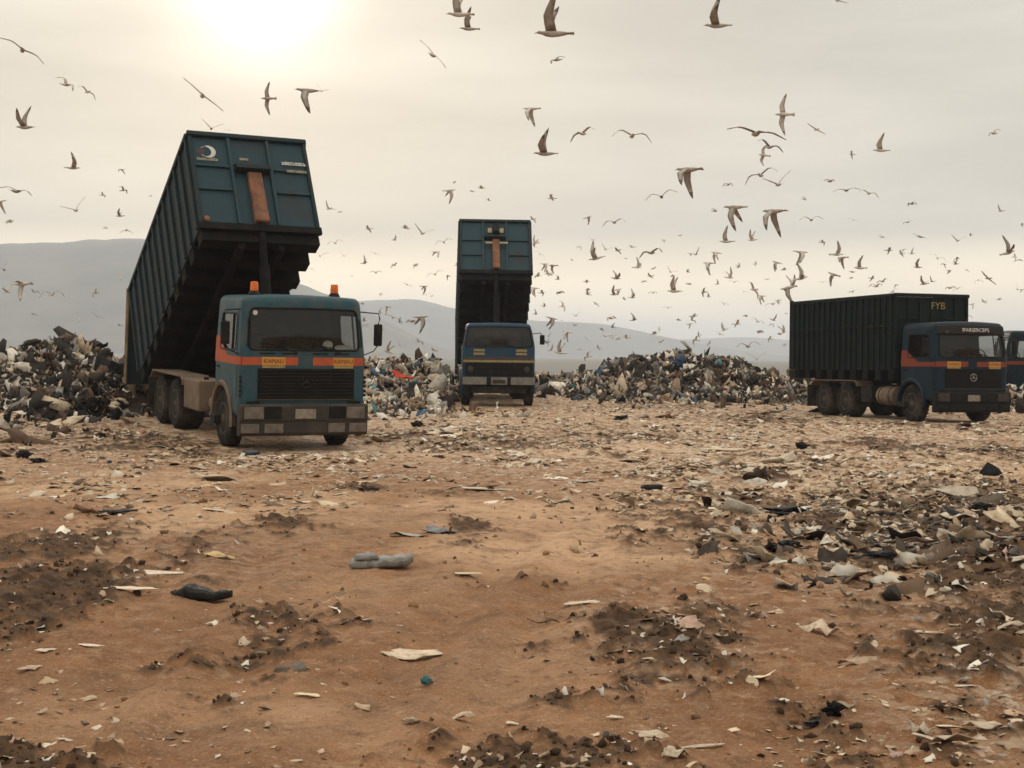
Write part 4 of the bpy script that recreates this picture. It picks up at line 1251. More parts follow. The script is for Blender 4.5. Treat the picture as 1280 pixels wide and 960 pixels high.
ADJ = {'white': 'white', 'cream': 'cream', 'tan': 'tan', 'grey': 'grey', 'pink': 'pinkish', 'brown': 'brown', 'dark': 'dark brown', 'black': 'black', 'blue': 'blue', 'teal': 'teal', 'red': 'red', 'green': 'green', 'yellow': 'yellow'}
N_BIG = [70, 26, 72, 84, 20, 10]
for hp, nb in zip(HEAPS, N_BIG):
    # heap: earth and rubbish core with thousands of small pieces bedded in it
    xs0 = min(c[0] - c[2] for c in hp['h']); xs1 = max(c[0] + c[2] for c in hp['h'])
    ys0 = min(c[1] - c[3] for c in hp['h']); ys1 = max(c[1] + c[3] for c in hp['h'])
    nx, ny = max(12, int((xs1 - xs0) / .22)), max(12, int((ys1 - ys0) / .28))
    gx, gy = np.meshgrid(np.linspace(xs0, xs1, nx), np.linspace(ys0, ys1, ny))
    hh = heap_h(hp, gx.ravel(), gy.ravel()); g0 = base_h(gx.ravel(), gy.ravel())
    V = np.stack([gx.ravel(), gy.ravel(), g0 + hh * .95 - .12 + .10 * (fbm(gx.ravel() * 3, gy.ravel() * 3, 3, 8) - .5)], 1)
    i = (np.arange(ny - 1)[:, None] * nx + np.arange(nx - 1)[None, :]).ravel()
    F = np.concatenate([np.stack([i, i + 1, i + nx + 1], 1), np.stack([i, i + nx + 1, i + nx], 1)])
    core_c = np.tile(np.array([[.045, .034, .027, 1]]), (len(V), 1))
    pts = sample_heap(hp, hp['n'], True)
    # stragglers that have rolled and blown out in front of the foot of the heap
    ext = sample_heap(hp, int(hp['n'] * .22), True)
    ext[:, 1] -= RNG.exponential(2.2, len(ext)) + 1.2; ext[:, 0] += RNG.normal(0, 1.0, len(ext))
    ext = ext[under_truck(ext[:, 0], ext[:, 1]) < .3]
    ext[:, 2] = np.maximum(heap_h(hp, ext[:, 0], ext[:, 1]), 0)
    pts = np.concatenate([pts, ext])
    cols, _ = pick_cols(len(pts), hp['w'])
    groups = VARS_BAG[:5] + VARS_SHEET * 2 + VARS_CARTON[:2] + VARS_STRIP
    gid = RNG.integers(0, len(groups), len(pts))
    szs = np.exp(RNG.normal(math.log(.20), .48, len(pts))).clip(.07, .60)
    VV, FF, CC, off = [V], [F], [core_c], len(V)
    g1 = base_h(pts[:, 0], pts[:, 1])
    for k, var in enumerate(groups):
        sel = np.where(gid == k)[0]
        if len(sel) == 0: continue
        n = len(sel)
        loc = np.stack([pts[sel, 0], pts[sel, 1], g1[sel] + pts[sel, 2] + szs[sel] * .05], 1)
        eu = np.stack([RNG.normal(0, 1.1, n), RNG.normal(0, 1.1, n), RNG.uniform(0, 6.28, n)], 1)
        an = np.exp(RNG.normal(0, .38, (n, 1, 3)))
        P = np.einsum('nij,nkj->nki', rotmats(eu), var[0][None] * an * szs[sel][:, None, None]) + loc[:, None, :]
        VV.append(P.reshape(-1, 3)); FF.append((var[1][None] + (np.arange(n) * len(var[0]))[:, None, None] + off).reshape(-1, 3)); off += n * len(var[0])
        CC.append(np.repeat(np.concatenate([cols[sel], np.ones((n, 1))], 1), len(var[0]), 0))
    o = link('rubbish_heap', mesh_np('rubbish_heap', np.concatenate(VV), np.concatenate(FF), np.concatenate(CC)), M['rub_stuff'])
    tag(o, hp['label'], 'rubbish heap', kind='stuff')
    # the pieces big enough to pick out
    pb = sample_heap(hp, nb, True); cb, nm = pick_cols(nb, hp['w'])
    for k in range(nb):
        kind = ('bag', 'bag', 'sheet', 'carton', 'sheet')[k % 5]
        s = random.uniform(.26, .48)
        nmm = {'bag': 'rubbish_bag', 'sheet': 'crumpled_sheet', 'carton': 'carton'}[kind]
        word = {'bag': 'bulging bag', 'sheet': 'crumpled sheet', 'carton': 'crushed carton'}[kind]
        x, y, h = pb[k]
        rub(nmm, kind, k % (6 if kind != 'carton' else 4), (x, y, float(base_h(np.array([x]), np.array([y]))[0]) + h + s * .10),
            (random.gauss(0, .5), random.gauss(0, .5), random.uniform(0, 6.28)), s, cb[k],
            '%s %s lying in the rubbish %s' % (ADJ[nm[k]], word, hp['who']), nmm.split('_')[-1], '%s %s pieces in the rubbish %s' % (ADJ[nm[k]], word, hp['who']))

def on_ground(u, v, lift=0.0):
    x, y = px_ground(u, v)
    for _ in range(4):
        z = gz(x, y); d = ray(u, v); t = (CAM_H - z) / -d.z
        x, y = d.x * t, d.y * t
    return Vector((x, y, gz(x, y) + lift))
def ppm(p): return F_PX / p.y            # pixels per metre at a point

# named pieces standing out of the heaps and the litter -------------------------
def heap_piece(u, v, Y, name, kind, i, wpx, hpx, rot, colour, label, cat):
    p = at_depth(u, v, Y); s = F_PX / Y
    return rub(name, kind, i, p, rot, (wpx / s, wpx / s * .8, hpx / s * 1.6 if kind == 'bag' else wpx / s), colour, label, cat)
heap_piece(849, 452, 60.8, 'plastic_lump', 'bag', 11, 22, 20, (.2, .5, .4), (.05, .085, .15), 'blue plastic lump on top of the heap right of the head-on tipper', 'plastic waste')
heap_piece(502, 469, 47.2, 'plastic_sheet', 'sheet', 12, 22, 8, (.5, .1, .2), PAL['red'], 'bright red plastic sheet on the heap between the raised tippers', 'plastic sheet')
heap_piece(486, 481, 46.6, 'rubbish_bag', 'bag', 13, 18, 9, (0, .3, .2), PAL['black'], 'black bag just below the bright red plastic sheet', 'bag')
heap_piece(925, 492, 58.5, 'rubbish_bag', 'bag', 14, 34, 10, (0, .1, .1), PAL['black'], 'long black bag at the right foot of the heap beside the lowered tipper', 'bag')
heap_piece(95, 490, 44.0, 'rubbish_bag', 'bag', 15, 40, 16, (0, .2, .1), PAL['dark'], 'large dark bag at the foot of the left edge heap', 'bag')
heap_piece(40, 428, 46.5, 'rubbish_bag', 'bag', 16, 34, 12, (0, -.2, .1), PAL['dark'], 'dark torn bag crowning the left edge heap', 'bag')
heap_piece(32, 458, 44.6, 'plastic_sheet', 'sheet', 17, 22, 14, (1.1, .4, .5), PAL['white'], 'white plastic sheet high on the left edge heap', 'plastic sheet')
# bent dark post with a hooked top
def hooked():
    p = at_depth(124, 470, 41.0); s = 41.0 / F_PX
    mb = MB().tube([(0, 0, -.3), (0, 0, 10 * s), (2 * s, 0, 22 * s), (6 * s, 0, 30 * s), (13 * s, 0, 33 * s)], [.17, .16, .14, .11, .05], 9)
    o = mb.build('bent_pipe', M['chassis'], None, smooth=True, loc=(p.x, p.y, p.z))
    tag(o, 'dark bent pipe with hooked top sticking up left of the nearest tipper', 'pipe')
hooked()

# single pieces of litter: u, v, width px, height px, kind, colour, name, label
LIT = [
 (205, 714, 66, 12, 'flat', (.62, .54, .44), 'paper_sheet', 'larger white paper sheet lying left of the black rag', 'paper'),
 (162, 732, 58, 7, 'flat', (.66, .55, .43), 'paper_sheet', 'long thin white paper strip left of the black rag', 'paper'),
 (115, 806, 28, 9, 'flat', (.66, .57, .46), 'paper_sheet', 'oval pale paper at lower left', 'paper'),
 (56, 811, 20, 8, 'flat', (.58, .48, .38), 'paper_scrap', 'small pale scrap left of the oval paper', 'paper'),
 (38, 834, 24, 10, 'flat', (.40, .30, .22), 'paper_scrap', 'dull tan paper scrap below the oval paper at lower left', 'paper'),
 (510, 816, 60, 16, 'sheet', (.62, .51, .39), 'crumpled_paper', 'crumpled cream paper with raised corner in the middle foreground', 'paper'),
 (533, 855, 18, 12, 'bag', (.08, .20, .22), 'plastic_lump', 'small teal plastic lump in the middle foreground', 'plastic waste'),
 (578, 897, 30, 18, 'sheet', (.56, .46, .35), 'paper_scrap', 'upright folded cream scrap below the teal lump', 'paper'),
 (514, 903, 28, 10, 'bag', (.42, .31, .22), 'stone', 'pale flat stone beside the folded cream scrap', 'stone'),
 (385, 869, 26, 6, 'flat', (.66, .55, .36), 'paper_scrap', 'small bright scrap in the lower left foreground', 'paper'),
 (697, 628, 42, 7, 'strip', (.05, .15, .07), 'plastic_wrapper', 'flattened green plastic wrapper in the middle of the clearing', 'plastic waste'),
 (691, 594, 28, 9, 'flat', (.78, .76, .68), 'paper_sheet', 'bright white rectangular sheet in the middle of the clearing', 'paper'),
 (730, 601, 32, 6, 'flat', (.45, .43, .38), 'paper_sheet', 'greyish sheet just right of the bright white sheet', 'paper'),
 (872, 607, 32, 11, 'bag', (.62, .58, .50), 'plastic_lump', 'smooth white plastic lump left of the dark mud mound', 'plastic waste'),
 (815, 611, 24, 7, 'carton', (.03, .03, .032), 'rubber_block', 'black rectangular block left of the smooth white lump', 'rubber waste'),
 (985, 640, 92, 15, 'bag', (.022, .022, .024), 'rubbish_bag', 'long black bag lying across the trampled litter at right', 'bag'),
 (982, 683, 52, 13, 'bag', (.016, .016, .018), 'rubbish_bag', 'smaller black bag below the long black bag', 'bag'),
 (1095, 708, 56, 16, 'bag', (.035, .036, .042), 'rubbish_bag', 'blue-black flattened bag among pale litter at right', 'bag'),
 (1108, 637, 44, 11, 'bag', (.035, .034, .037), 'rubbish_bag', 'dark bag to the right of the long black bag', 'bag'),
 (1226, 640, 40, 10, 'bag', (.020, .020, .022), 'rubbish_bag', 'black bag nearest the right edge in the trampled litter', 'bag'),
 (1140, 680, 60, 14, 'sheet', (.52, .47, .40), 'plastic_sheet', 'wide whitish plastic sheet crumpled in the litter at right', 'plastic sheet'),
 (1196, 651, 46, 14, 'sheet', (.55, .49, .41), 'plastic_sheet', 'pale bunched sheet next to the rightmost black bag', 'plastic sheet'),
 (1028, 783, 40, 26, 'sheet', (.60, .49, .38), 'crumpled_paper', 'white paper folded into a standing triangle at right', 'paper'),
 (1072, 826, 38, 14, 'sheet', (.42, .31, .23), 'crumpled_paper', 'dusty tan crumpled paper below the standing triangle', 'paper'),
 (1131, 797, 30, 10, 'strip', (.58, .48, .38), 'paper_strip', 'thin pale strip between standing triangle and right edge', 'paper'),
 (1160, 790, 38, 8, 'flat', (.60, .50, .40), 'paper_sheet', 'flat pale sheet right of the thin pale strip', 'paper'),
 (1207, 857, 22, 7, 'flat', (.60, .51, .41), 'paper_scrap', 'small pale scrap low at the right', 'paper'),
 (1042, 890, 30, 22, 'bag', (.012, .012, .013), 'rubber_lump', 'black rounded lump of the dark pair near the bottom right', 'rubber waste'),
 (1017, 899, 34, 10, 'bag', (.014, .014, .015), 'rubber_lump', 'flat black piece beside the rounded black lump', 'rubber waste'),
 (1190, 925, 74, 22, 'sheet', (.50, .42, .33), 'rag', 'long pale rag draped over dirt at the bottom right', 'rag'),
 (1153, 910, 26, 20, 'sheet', (.46, .38, .30), 'rag', 'small bunched pale rag left of the long draped rag', 'rag'),
 (1228, 912, 40, 16, 'sheet', (.50, .42, .33), 'rag', 'right end piece of the pale rags at bottom right', 'rag'),
 (1183, 908, 24, 8, 'flat', (.62, .54, .44), 'paper_scrap', 'bright scrap above the long draped rag', 'paper'),
 (1262, 783, 34, 14, 'sheet', (.52, .45, .36), 'crumpled_paper', 'crumpled pale paper touching the right edge', 'paper'),
 (280, 597, 58, 12, 'sheet', (.52, .46, .36), 'plastic_sheet', 'pale crumpled sheet on the ground before the nearest tipper', 'plastic sheet'),
 (312, 568, 34, 9, 'bag', (.10, .125, .17), 'rag', 'blue-grey rag just in front of the nearest tipper bumper', 'rag'),
 (272, 637, 32, 6, 'flat', (.60, .49, .36), 'paper_sheet', 'narrow cream sheet left of centre in the middle distance', 'paper'),
 (411, 629, 28, 8, 'flat', (.58, .48, .36), 'paper_sheet', 'cream sheet level with the green wrapper at left', 'paper'),
 (272, 694, 34, 10, 'sheet', (.55, .41, .21), 'paper_scrap', 'yellowish crumpled scrap above the black rag', 'paper'),
 (140, 641, 62, 9, 'bag', (.06, .055, .055), 'rag', 'dark grey flattened rag at the left in the middle distance', 'rag'),
 (30, 570, 26, 12, 'bag', (.022, .021, .022), 'rubbish_bag', 'black lump of the pair at far left', 'bag'),
 (48, 577, 30, 8, 'bag', (.028, .026, .027), 'rubbish_bag', 'flatter black piece beside the far left black lump', 'bag'),
 (137, 577, 8, 5, 'bag', (.05, .08, .16), 'plastic_fragment', 'tiny blue fragment right of the far left black pieces', 'plastic waste'),
 (552, 663, 46, 9, 'sheet', (.15, .15, .17), 'rag', 'grey-blue rag left of the brown clump in mid clearing', 'rag'),
 (512, 668, 40, 8, 'sheet', (.36, .33, .29), 'plastic_sheet', 'pale grey plastic left of the grey-blue rag', 'plastic sheet'),
 (465, 609, 44, 8, 'bag', (.10, .072, .055), 'rag', 'dark brown flattened rag left of the clearing centre', 'rag'),
 (605, 610, 60, 10, 'flat', (.50, .43, .34), 'plastic_sheet', 'thin pale film on the ground left of the white sheet', 'plastic sheet'),
 (585, 715, 30, 6, 'flat', (.56, .45, .33), 'paper_scrap', 'flat cream scrap right of the grey slab', 'paper'),
 (728, 753, 34, 7, 'flat', (.56, .46, .34), 'paper_scrap', 'flat cream scrap above the central dark clump', 'paper'),
 (680, 779, 44, 5, 'strip', (.10, .062, .040), 'stick', 'thin dark stick left of the central dark clump', 'stick'),
 (900, 686, 38, 5, 'flat', (.58, .49, .38), 'paper_sheet', 'thin pale sheet left of the smaller black bag', 'paper'),
 (1003, 558, 18, 11, 'bag', (.02, .02, .023), 'rubbish_bag', 'little black bag above the pale litter, below the right heap', 'bag'),
 (974, 572, 40, 18, 'sheet', (.54, .46, .37), 'plastic_sheet', 'light plastic heaped right above the dark mud mound', 'plastic sheet'),
 (905, 562, 56, 7, 'flat', (.56, .46, .34), 'plastic_sheet', 'long pale plastic strip in front of the right heap', 'plastic sheet'),
 (785, 498, 26, 7, 'sheet', (.12, .22, .22), 'plastic_sheet', 'greenish plastic at the near foot of the right heap', 'plastic sheet'),
 (720, 500, 14, 8, 'bag', (.10, .13, .18), 'rubbish_bag', 'small blue-grey bag right of the head-on tipper wheels', 'bag'),
 (776, 522, 24, 8, 'bag', (.03, .028, .028), 'rubbish_bag', 'dark bag midway between head-on tipper and right heap', 'bag'),
 (523, 530, 20, 9, 'bag', (.035, .03, .028), 'rubbish_bag', 'dark bag before the heap between the raised tippers', 'bag'),
 (560, 542, 22, 9, 'flat', (.72, .68, .60), 'paper_sheet', 'bright scrap in front of the head-on tipper', 'paper'),
 (1150, 708, 20, 10, 'bag', (.40, .34, .27), 'stone', 'pale rounded stone right of the blue-black bag', 'stone'),
 (1040, 708, 28, 14, 'bag', (.42, .36, .29), 'plastic_lump', 'pale rounded lump left of the blue-black bag', 'plastic waste'),
 (1022, 662, 36, 12, 'sheet', (.50, .44, .36), 'plastic_sheet', 'pale sheet between the two stacked black bags', 'plastic sheet'),
 (1190, 615, 56, 14, 'sheet', (.44, .38, .31), 'plastic_sheet', 'grey-white sheet above the rightmost black bag', 'plastic sheet'),
 (640, 905, 14, 5, 'flat', (.56, .47, .36), 'paper_scrap', 'tiny pale chip right of the folded cream scrap', 'paper'),
 (770, 897, 20, 6, 'flat', (.62, .53, .42), 'paper_scrap', 'pale scrap under the lower dark mud ridge', 'paper'),
 (815, 918, 40, 9, 'sheet', (.48, .39, .30), 'crumpled_paper', 'dusty crumpled paper low in the right foreground', 'paper'),
 (845, 940, 30, 20, 'sheet', (.50, .42, .33), 'crumpled_paper', 'crumpled pale paper at the bottom edge right of centre', 'paper'),
 (880, 933, 44, 8, 'flat', (.48, .40, .31), 'paper_sheet', 'dull flat sheet at the bottom edge right of centre', 'paper'),
 (1012, 950, 14, 20, 'sheet', (.56, .47, .37), 'paper_scrap', 'upright pale scrap on the bottom edge', 'paper'),
]
for k, (u, v, wpx, hpx, kind, col, name, label, cat) in enumerate(LIT):
    p = on_ground(u, v + hpx * .3); s = ppm(p)
    w = wpx / s
    slope = CAM_H / p.y                                   # how steeply the ground is seen
    dpt = max(hpx / s / (slope * 1.4 + .25), w * .3) if kind in ('flat', 'strip') else w * .7
    dpt = min(dpt, w * 1.2)
    if kind == 'flat': sc, lift, rt = (w, dpt * 1.5, w * .5), .012, (random.gauss(0, .05), random.gauss(0, .04), random.uniform(-.3, .3))
    elif kind == 'strip': sc, lift, rt = (w, dpt, w * .6), .02, (0, 0, random.uniform(-.2, .2))
    elif kind == 'sheet':
        zz = hpx / s
        sc, lift, rt = (w, w * .8, zz * 2.2), zz * .32, (random.gauss(0, .08), random.gauss(0, .08), random.uniform(-.5, .5))
    elif kind == 'carton':
        sc, lift, rt = (w, w * .7, hpx / s * 2.2), hpx / s * .35, (0, 0, random.uniform(-.3, .3))
    else:
        zz = hpx / s
        sc, lift, rt = (w * 1.1, w * .85, zz * 2.0), zz * .38, (0, random.gauss(0, .05), random.uniform(-.4, .4))
    rub(name, kind, 20 + k % 13, (p.x, p.y, p.z + lift), rt, sc, col, label, cat)

# grey slab with folded end, black rag with a tail ------------------------------
def smooth_blob(name, secs, col, loc, rotz, label, cat, mat=None):
    """loft of elliptical sections (x, half width, bottom z, top z)"""
    n = 30; V, F = [], []
    fine = []
    for i in range(len(secs) - 1):
        for k in range(5):
            t = k / 5; fine.append(tuple(secs[i][q] * (1 - t) + secs[i + 1][q] * t for q in range(4)))
    secs = fine + [secs[-1]]
    rr = random.Random(len(secs) * 3 + int(rotz * 100))
    for (x, w, zb, zt) in secs:
        cr = .007 * math.sin(x * 55) + rr.uniform(-.004, .004); zt += cr; w *= 1 + rr.uniform(-.07, .07); x += rr.uniform(-.003, .003)
        for k in range(n):
            a = 2 * math.pi * k / n
            ca, sa = math.cos(a), math.sin(a)
            V.append((x, w * math.copysign(abs(ca) ** .7, ca), (zb + zt) / 2 + (zt - zb) / 2 * math.copysign(abs(sa) ** .6, sa) + (.005 * math.sin(a * 7 + x * 30) + rr.uniform(-.003, .003)) * (sa > 0)))
    for i in range(len(secs) - 1):
        for k in range(n):
            F.append((i * n + k, i * n + (k + 1) % n, (i + 1) * n + (k + 1) % n, (i + 1) * n + k))
    F.append(tuple(range(n - 1, -1, -1))); F.append(tuple((len(secs) - 1) * n + k for k in range(n)))
    mb = MB().add(V, F)
    o = mb.build(name, M['rub_obj'], None, smooth=True, loc=loc, rot=(0, 0, rotz))
    o.color = (*col, 1)
    return tag(o, label, cat)
p = on_ground(476, 708)
slab = smooth_blob('foam_slab', [(-.25, .03, .0, .03), (-.23, .10, -.01, .055), (-.16, .13, -.015, .075), (-.06, .14, -.01, .07), (.06, .145, .0, .075), (.16, .14, .005, .085), (.22, .12, .015, .095), (.255, .05, .04, .085)],
                   (.22, .215, .205), p, .1, 'grey flat slab with a folded end lying alone in the clearing', 'slab')
fo = smooth_blob('folded_flap', [(-.11, .02, .055, .075), (-.09, .06, .06, .095), (-.02, .085, .06, .115), (.06, .08, .06, .10), (.09, .03, .06, .08)], (.20, .195, .19), (-.10, -.05, .0), .25, None, None)
fo.parent = slab
p = on_ground(250, 746)
smooth_blob('black_rag', [(-.21, .02, .0, .03), (-.17, .06, .0, .045), (-.11, .09, -.01, .085), (-.05, .10, -.01, .095), (.03, .09, -.01, .06), (.12, .07, -.01, .045), (.18, .05, .0, .055), (.225, .025, .012, .06)],
            (.022, .021, .022), p, -.1, 'black rag with upturned tail on bare dirt in the left foreground', 'rag')
# dark mud mound
p = on_ground(948, 602)
def mound():
    V, F = ICO3
    r = np.random.default_rng(3); d = np.ones(len(V))
    for i in range(22):
        k = r.normal(0, 1, 3); k = k / np.linalg.norm(k) * r.uniform(3, 14)
        d += .075 * (1 - 2 * np.abs(np.sin(V @ k + r.uniform(0, 6))))
    W = V * (d + r.uniform(-.07, .07, len(V)))[:, None] * np.array([[.27, .22, .22]])
    W[:, 2] = np.maximum(W[:, 2], -.05); W[:, 0] += np.clip(W[:, 2], 0, 1) * .2
    me = mesh_np('mud_mound', W, F)
    o = link('mud_mound', me, M['rub_obj'], None, p); o.color = (.045, .030, .021, 1)
    tag(o, 'dark mud mound standing above the trampled litter right of centre', 'mound')
mound()

# litter nobody could count: scraps trodden into the dirt, clods of mud -----------
def scatter_px(n, vlo, vhi, power=1.0, ulo=-60, uhi=1340):
    u = RNG.uniform(ulo, uhi, n); t = RNG.random(n) ** power
    v = vlo + (vhi - vlo) * t
    x = np.empty(n); y = np.empty(n)
    for k in range(n): x[k], y[k] = px_ground(u[k], v[k])
    return u, v, x, y

def litter(name, n, vlo, vhi, power, size, weights, variants, label, cat, flat=True):
    u, v, x, y = scatter_px(n, vlo, vhi, power)
    keep = RNG.random(n) < dense_w(u, v) * (0.16 + 1.5 * sstep(.44, .62, fbm(x * .75, y * .55, 4, 91))) * .8
    x, y, v = x[keep], y[keep], v[keep]
    z, mud = ground_full(x, y)
    ut = under_truck(x, y)
    ok = ut < .5; x, y, z, v = x[ok], y[ok], z[ok], v[ok]
    m = len(x)
    cols, _ = pick_cols(m, weights, .3)
    q_ = RNG.uniform(.05, .6, (m, 1)); cols = cols * (1 - q_) + np.array([[.42, .285, .175]]) * q_
    d = np.hypot(x, y)
    sz = np.exp(RNG.normal(0, .45, m)) * size * (0.45 + d / 45.0)
    parts = []; vid = RNG.integers(0, len(variants), m)
    for k, var in enumerate(variants):
        s = np.where(vid == k)[0]; q = len(s)
        eu = np.stack([RNG.normal(0, .18 if flat else .5, q), RNG.normal(0, .18 if flat else .5, q), RNG.uniform(0, 6.28, q)], 1)
        parts.append((var, np.stack([x[s], y[s], z[s] + sz[s] * (.02 if flat else .02)], 1), eu, sz[s], cols[s]))
    o = joined(name, parts, M['rub_stuff'])
    return tag(o, label, cat, kind='stuff')

litter('trodden_litter', 11000, 496, 650, 1.0, .115, dict(white=22, cream=32, tan=24, pink=10, grey=4, brown=10, dark=5, black=1, blue=.5), VARS_FLAT + VARS_SHEET, 'pale scraps trodden into the dirt in the middle distance', 'litter')
litter('pale_litter', 8500, 494, 600, .9, .10, dict(white=45, cream=35, tan=8, pink=8, grey=6, black=3, dark=5), VARS_SHEET + VARS_STRIP[:2], 'pale crumpled scraps lying thick in front of the heaps', 'litter')
litter('loose_litter', 5200, 600, 985, .8, .058, dict(white=12, cream=28, tan=30, pink=14, grey=3, brown=12, dark=3, yellow=1), VARS_FLAT + VARS_SHEET[:4], 'small scraps scattered over the near dirt', 'litter')
litter('bulky_litter', 3600, 496, 720, 1.1, .10, dict(white=16, cream=24, tan=24, grey=6, brown=20, dark=10, black=4, blue=1, red=.5), VARS_BAG + VARS_STRIP, 'lumpy scraps and bags trodden into the dirt', 'litter', flat=False)
u, v, x, y = scatter_px(4200, 590, 760, 1.0, 880, 1340)
kk = RNG.random(len(u)) < np.exp(-(((u - 1140) / 170) ** 2 + ((v - 668) / 52) ** 2)) * .8
x, y = x[kk], y[kk]; z, _m = ground_full(x, y); m = len(x)
cols, _ = pick_cols(m, dict(white=20, cream=18, tan=10, grey=6, brown=24, dark=32, black=14), .3)
q_ = RNG.uniform(.0, .4, (m, 1)); cols = cols * (1 - q_) + np.array([[.16, .105, .066]]) * q_
sz = np.exp(RNG.normal(math.log(.11), .45, m)); allv = VARS_BAG[:3] + VARS_SHEET * 2 + VARS_STRIP; vid = RNG.integers(0, len(allv), m); parts = []
for k, var in enumerate(allv):
    s = np.where(vid == k)[0]; q = len(s)
    parts.append((var, np.stack([x[s], y[s], z[s] + sz[s] * .05], 1), np.stack([RNG.normal(0, .4, q), RNG.normal(0, .4, q), RNG.uniform(0, 6.28, q)], 1), sz[s], cols[s]))
tag(joined('trampled_rubbish', parts, M['rub_stuff']), 'matted rubbish trampled into mud at the right', 'litter', kind='stuff')

# clods
u, v, x, y = scatter_px(26000, 500, 985, .85)
mud = mud_mask(x, y); keep = RNG.random(len(x)) < np.clip(mud * .42 + .014, 0, 1)
x, y, mud = x[keep], y[keep], mud[keep]; z, _m = ground_full(x, y); m = len(x)
d = np.hypot(x, y)
sz = np.exp(RNG.normal(math.log(.020), .60, m)).clip(.008, .075) * (0.5 + d / 22.0)
base = np.where(mud[:, None] > .4, np.array([[.062, .038, .024]]), np.array([[.22, .125, .066]])) * (1 + RNG.uniform(-.35, .45, (m, 1)))
oct_v = np.array([(1, 0, 0), (-1, 0, 0), (0, 1, 0), (0, -1, 0), (0, 0, 1), (0, 0, -1)], dtype=float) * .5
oct_f = np.array([(0, 2, 4), (2, 1, 4), (1, 3, 4), (3, 0, 4), (2, 0, 5), (1, 2, 5), (3, 1, 5), (0, 3, 5)])
cv = []
for s_ in range(5):
    V, F = ICO1; r_ = np.random.default_rng(40 + s_)
    cv.append((V * .5 * (1 + r_.uniform(-.42, .42, (len(V), 1))) * np.array([[1, .85, .7]]), F))
vid = RNG.integers(0, 5, m); parts = []
for k, var in enumerate(cv):
    s = np.where(vid == k)[0]; q = len(s)
    parts.append((var, np.stack([x[s], y[s], z[s] + sz[s] * .02], 1), RNG.uniform(0, 6.28, (q, 3)), sz[s], base[s]))
tag(joined('mud_clods', parts, M['clod']), 'dark clods of churned mud over the clearing', 'clods', kind='stuff')

u, v, x, y = scatter_px(9000, 560, 985, .8)          # torn scraps worked into the mud
keep = RNG.random(len(x)) < mud_mask(x, y) * .22
x, y = x[keep], y[keep]; z, _m = ground_full(x, y); m = len(x)
cols, _ = pick_cols(m, dict(white=24, cream=30, tan=24, pink=8, grey=8), .3)
sz = np.exp(RNG.normal(math.log(.045), .5, m)) * (0.6 + np.hypot(x, y) / 25.0)
vid = RNG.integers(0, len(VARS_SHEET), m); parts = []
for k, var in enumerate(VARS_SHEET):
    s = np.where(vid == k)[0]; q = len(s)
    parts.append((var, np.stack([x[s], y[s], z[s] + sz[s] * .05], 1), np.stack([RNG.normal(0, .4, q), RNG.normal(0, .4, q), RNG.uniform(0, 6.28, q)], 1), sz[s], cols[s]))
tag(joined('torn_scraps', parts, M['rub_stuff']), 'pale torn scraps worked into the dark mud patches', 'litter', kind='stuff')

# ------------------------------------------------------------------ gulls
M['plumage'] = pmat('gull_plumage', (0.30, 0.255, 0.225), 0.8, (0.46, 0.41, 0.37), 5.0, 0.4, 0.65)
M['wing_tip'] = pmat('gull_wing_tip', (0.15, 0.125, 0.11), 0.8)
M['plumage_white'] = pmat('gull_white_plumage', (0.62, 0.60, 0.56), 0.8)
M['beak'] = pmat('gull_beak', (0.30, 0.20, 0.06), 0.5)

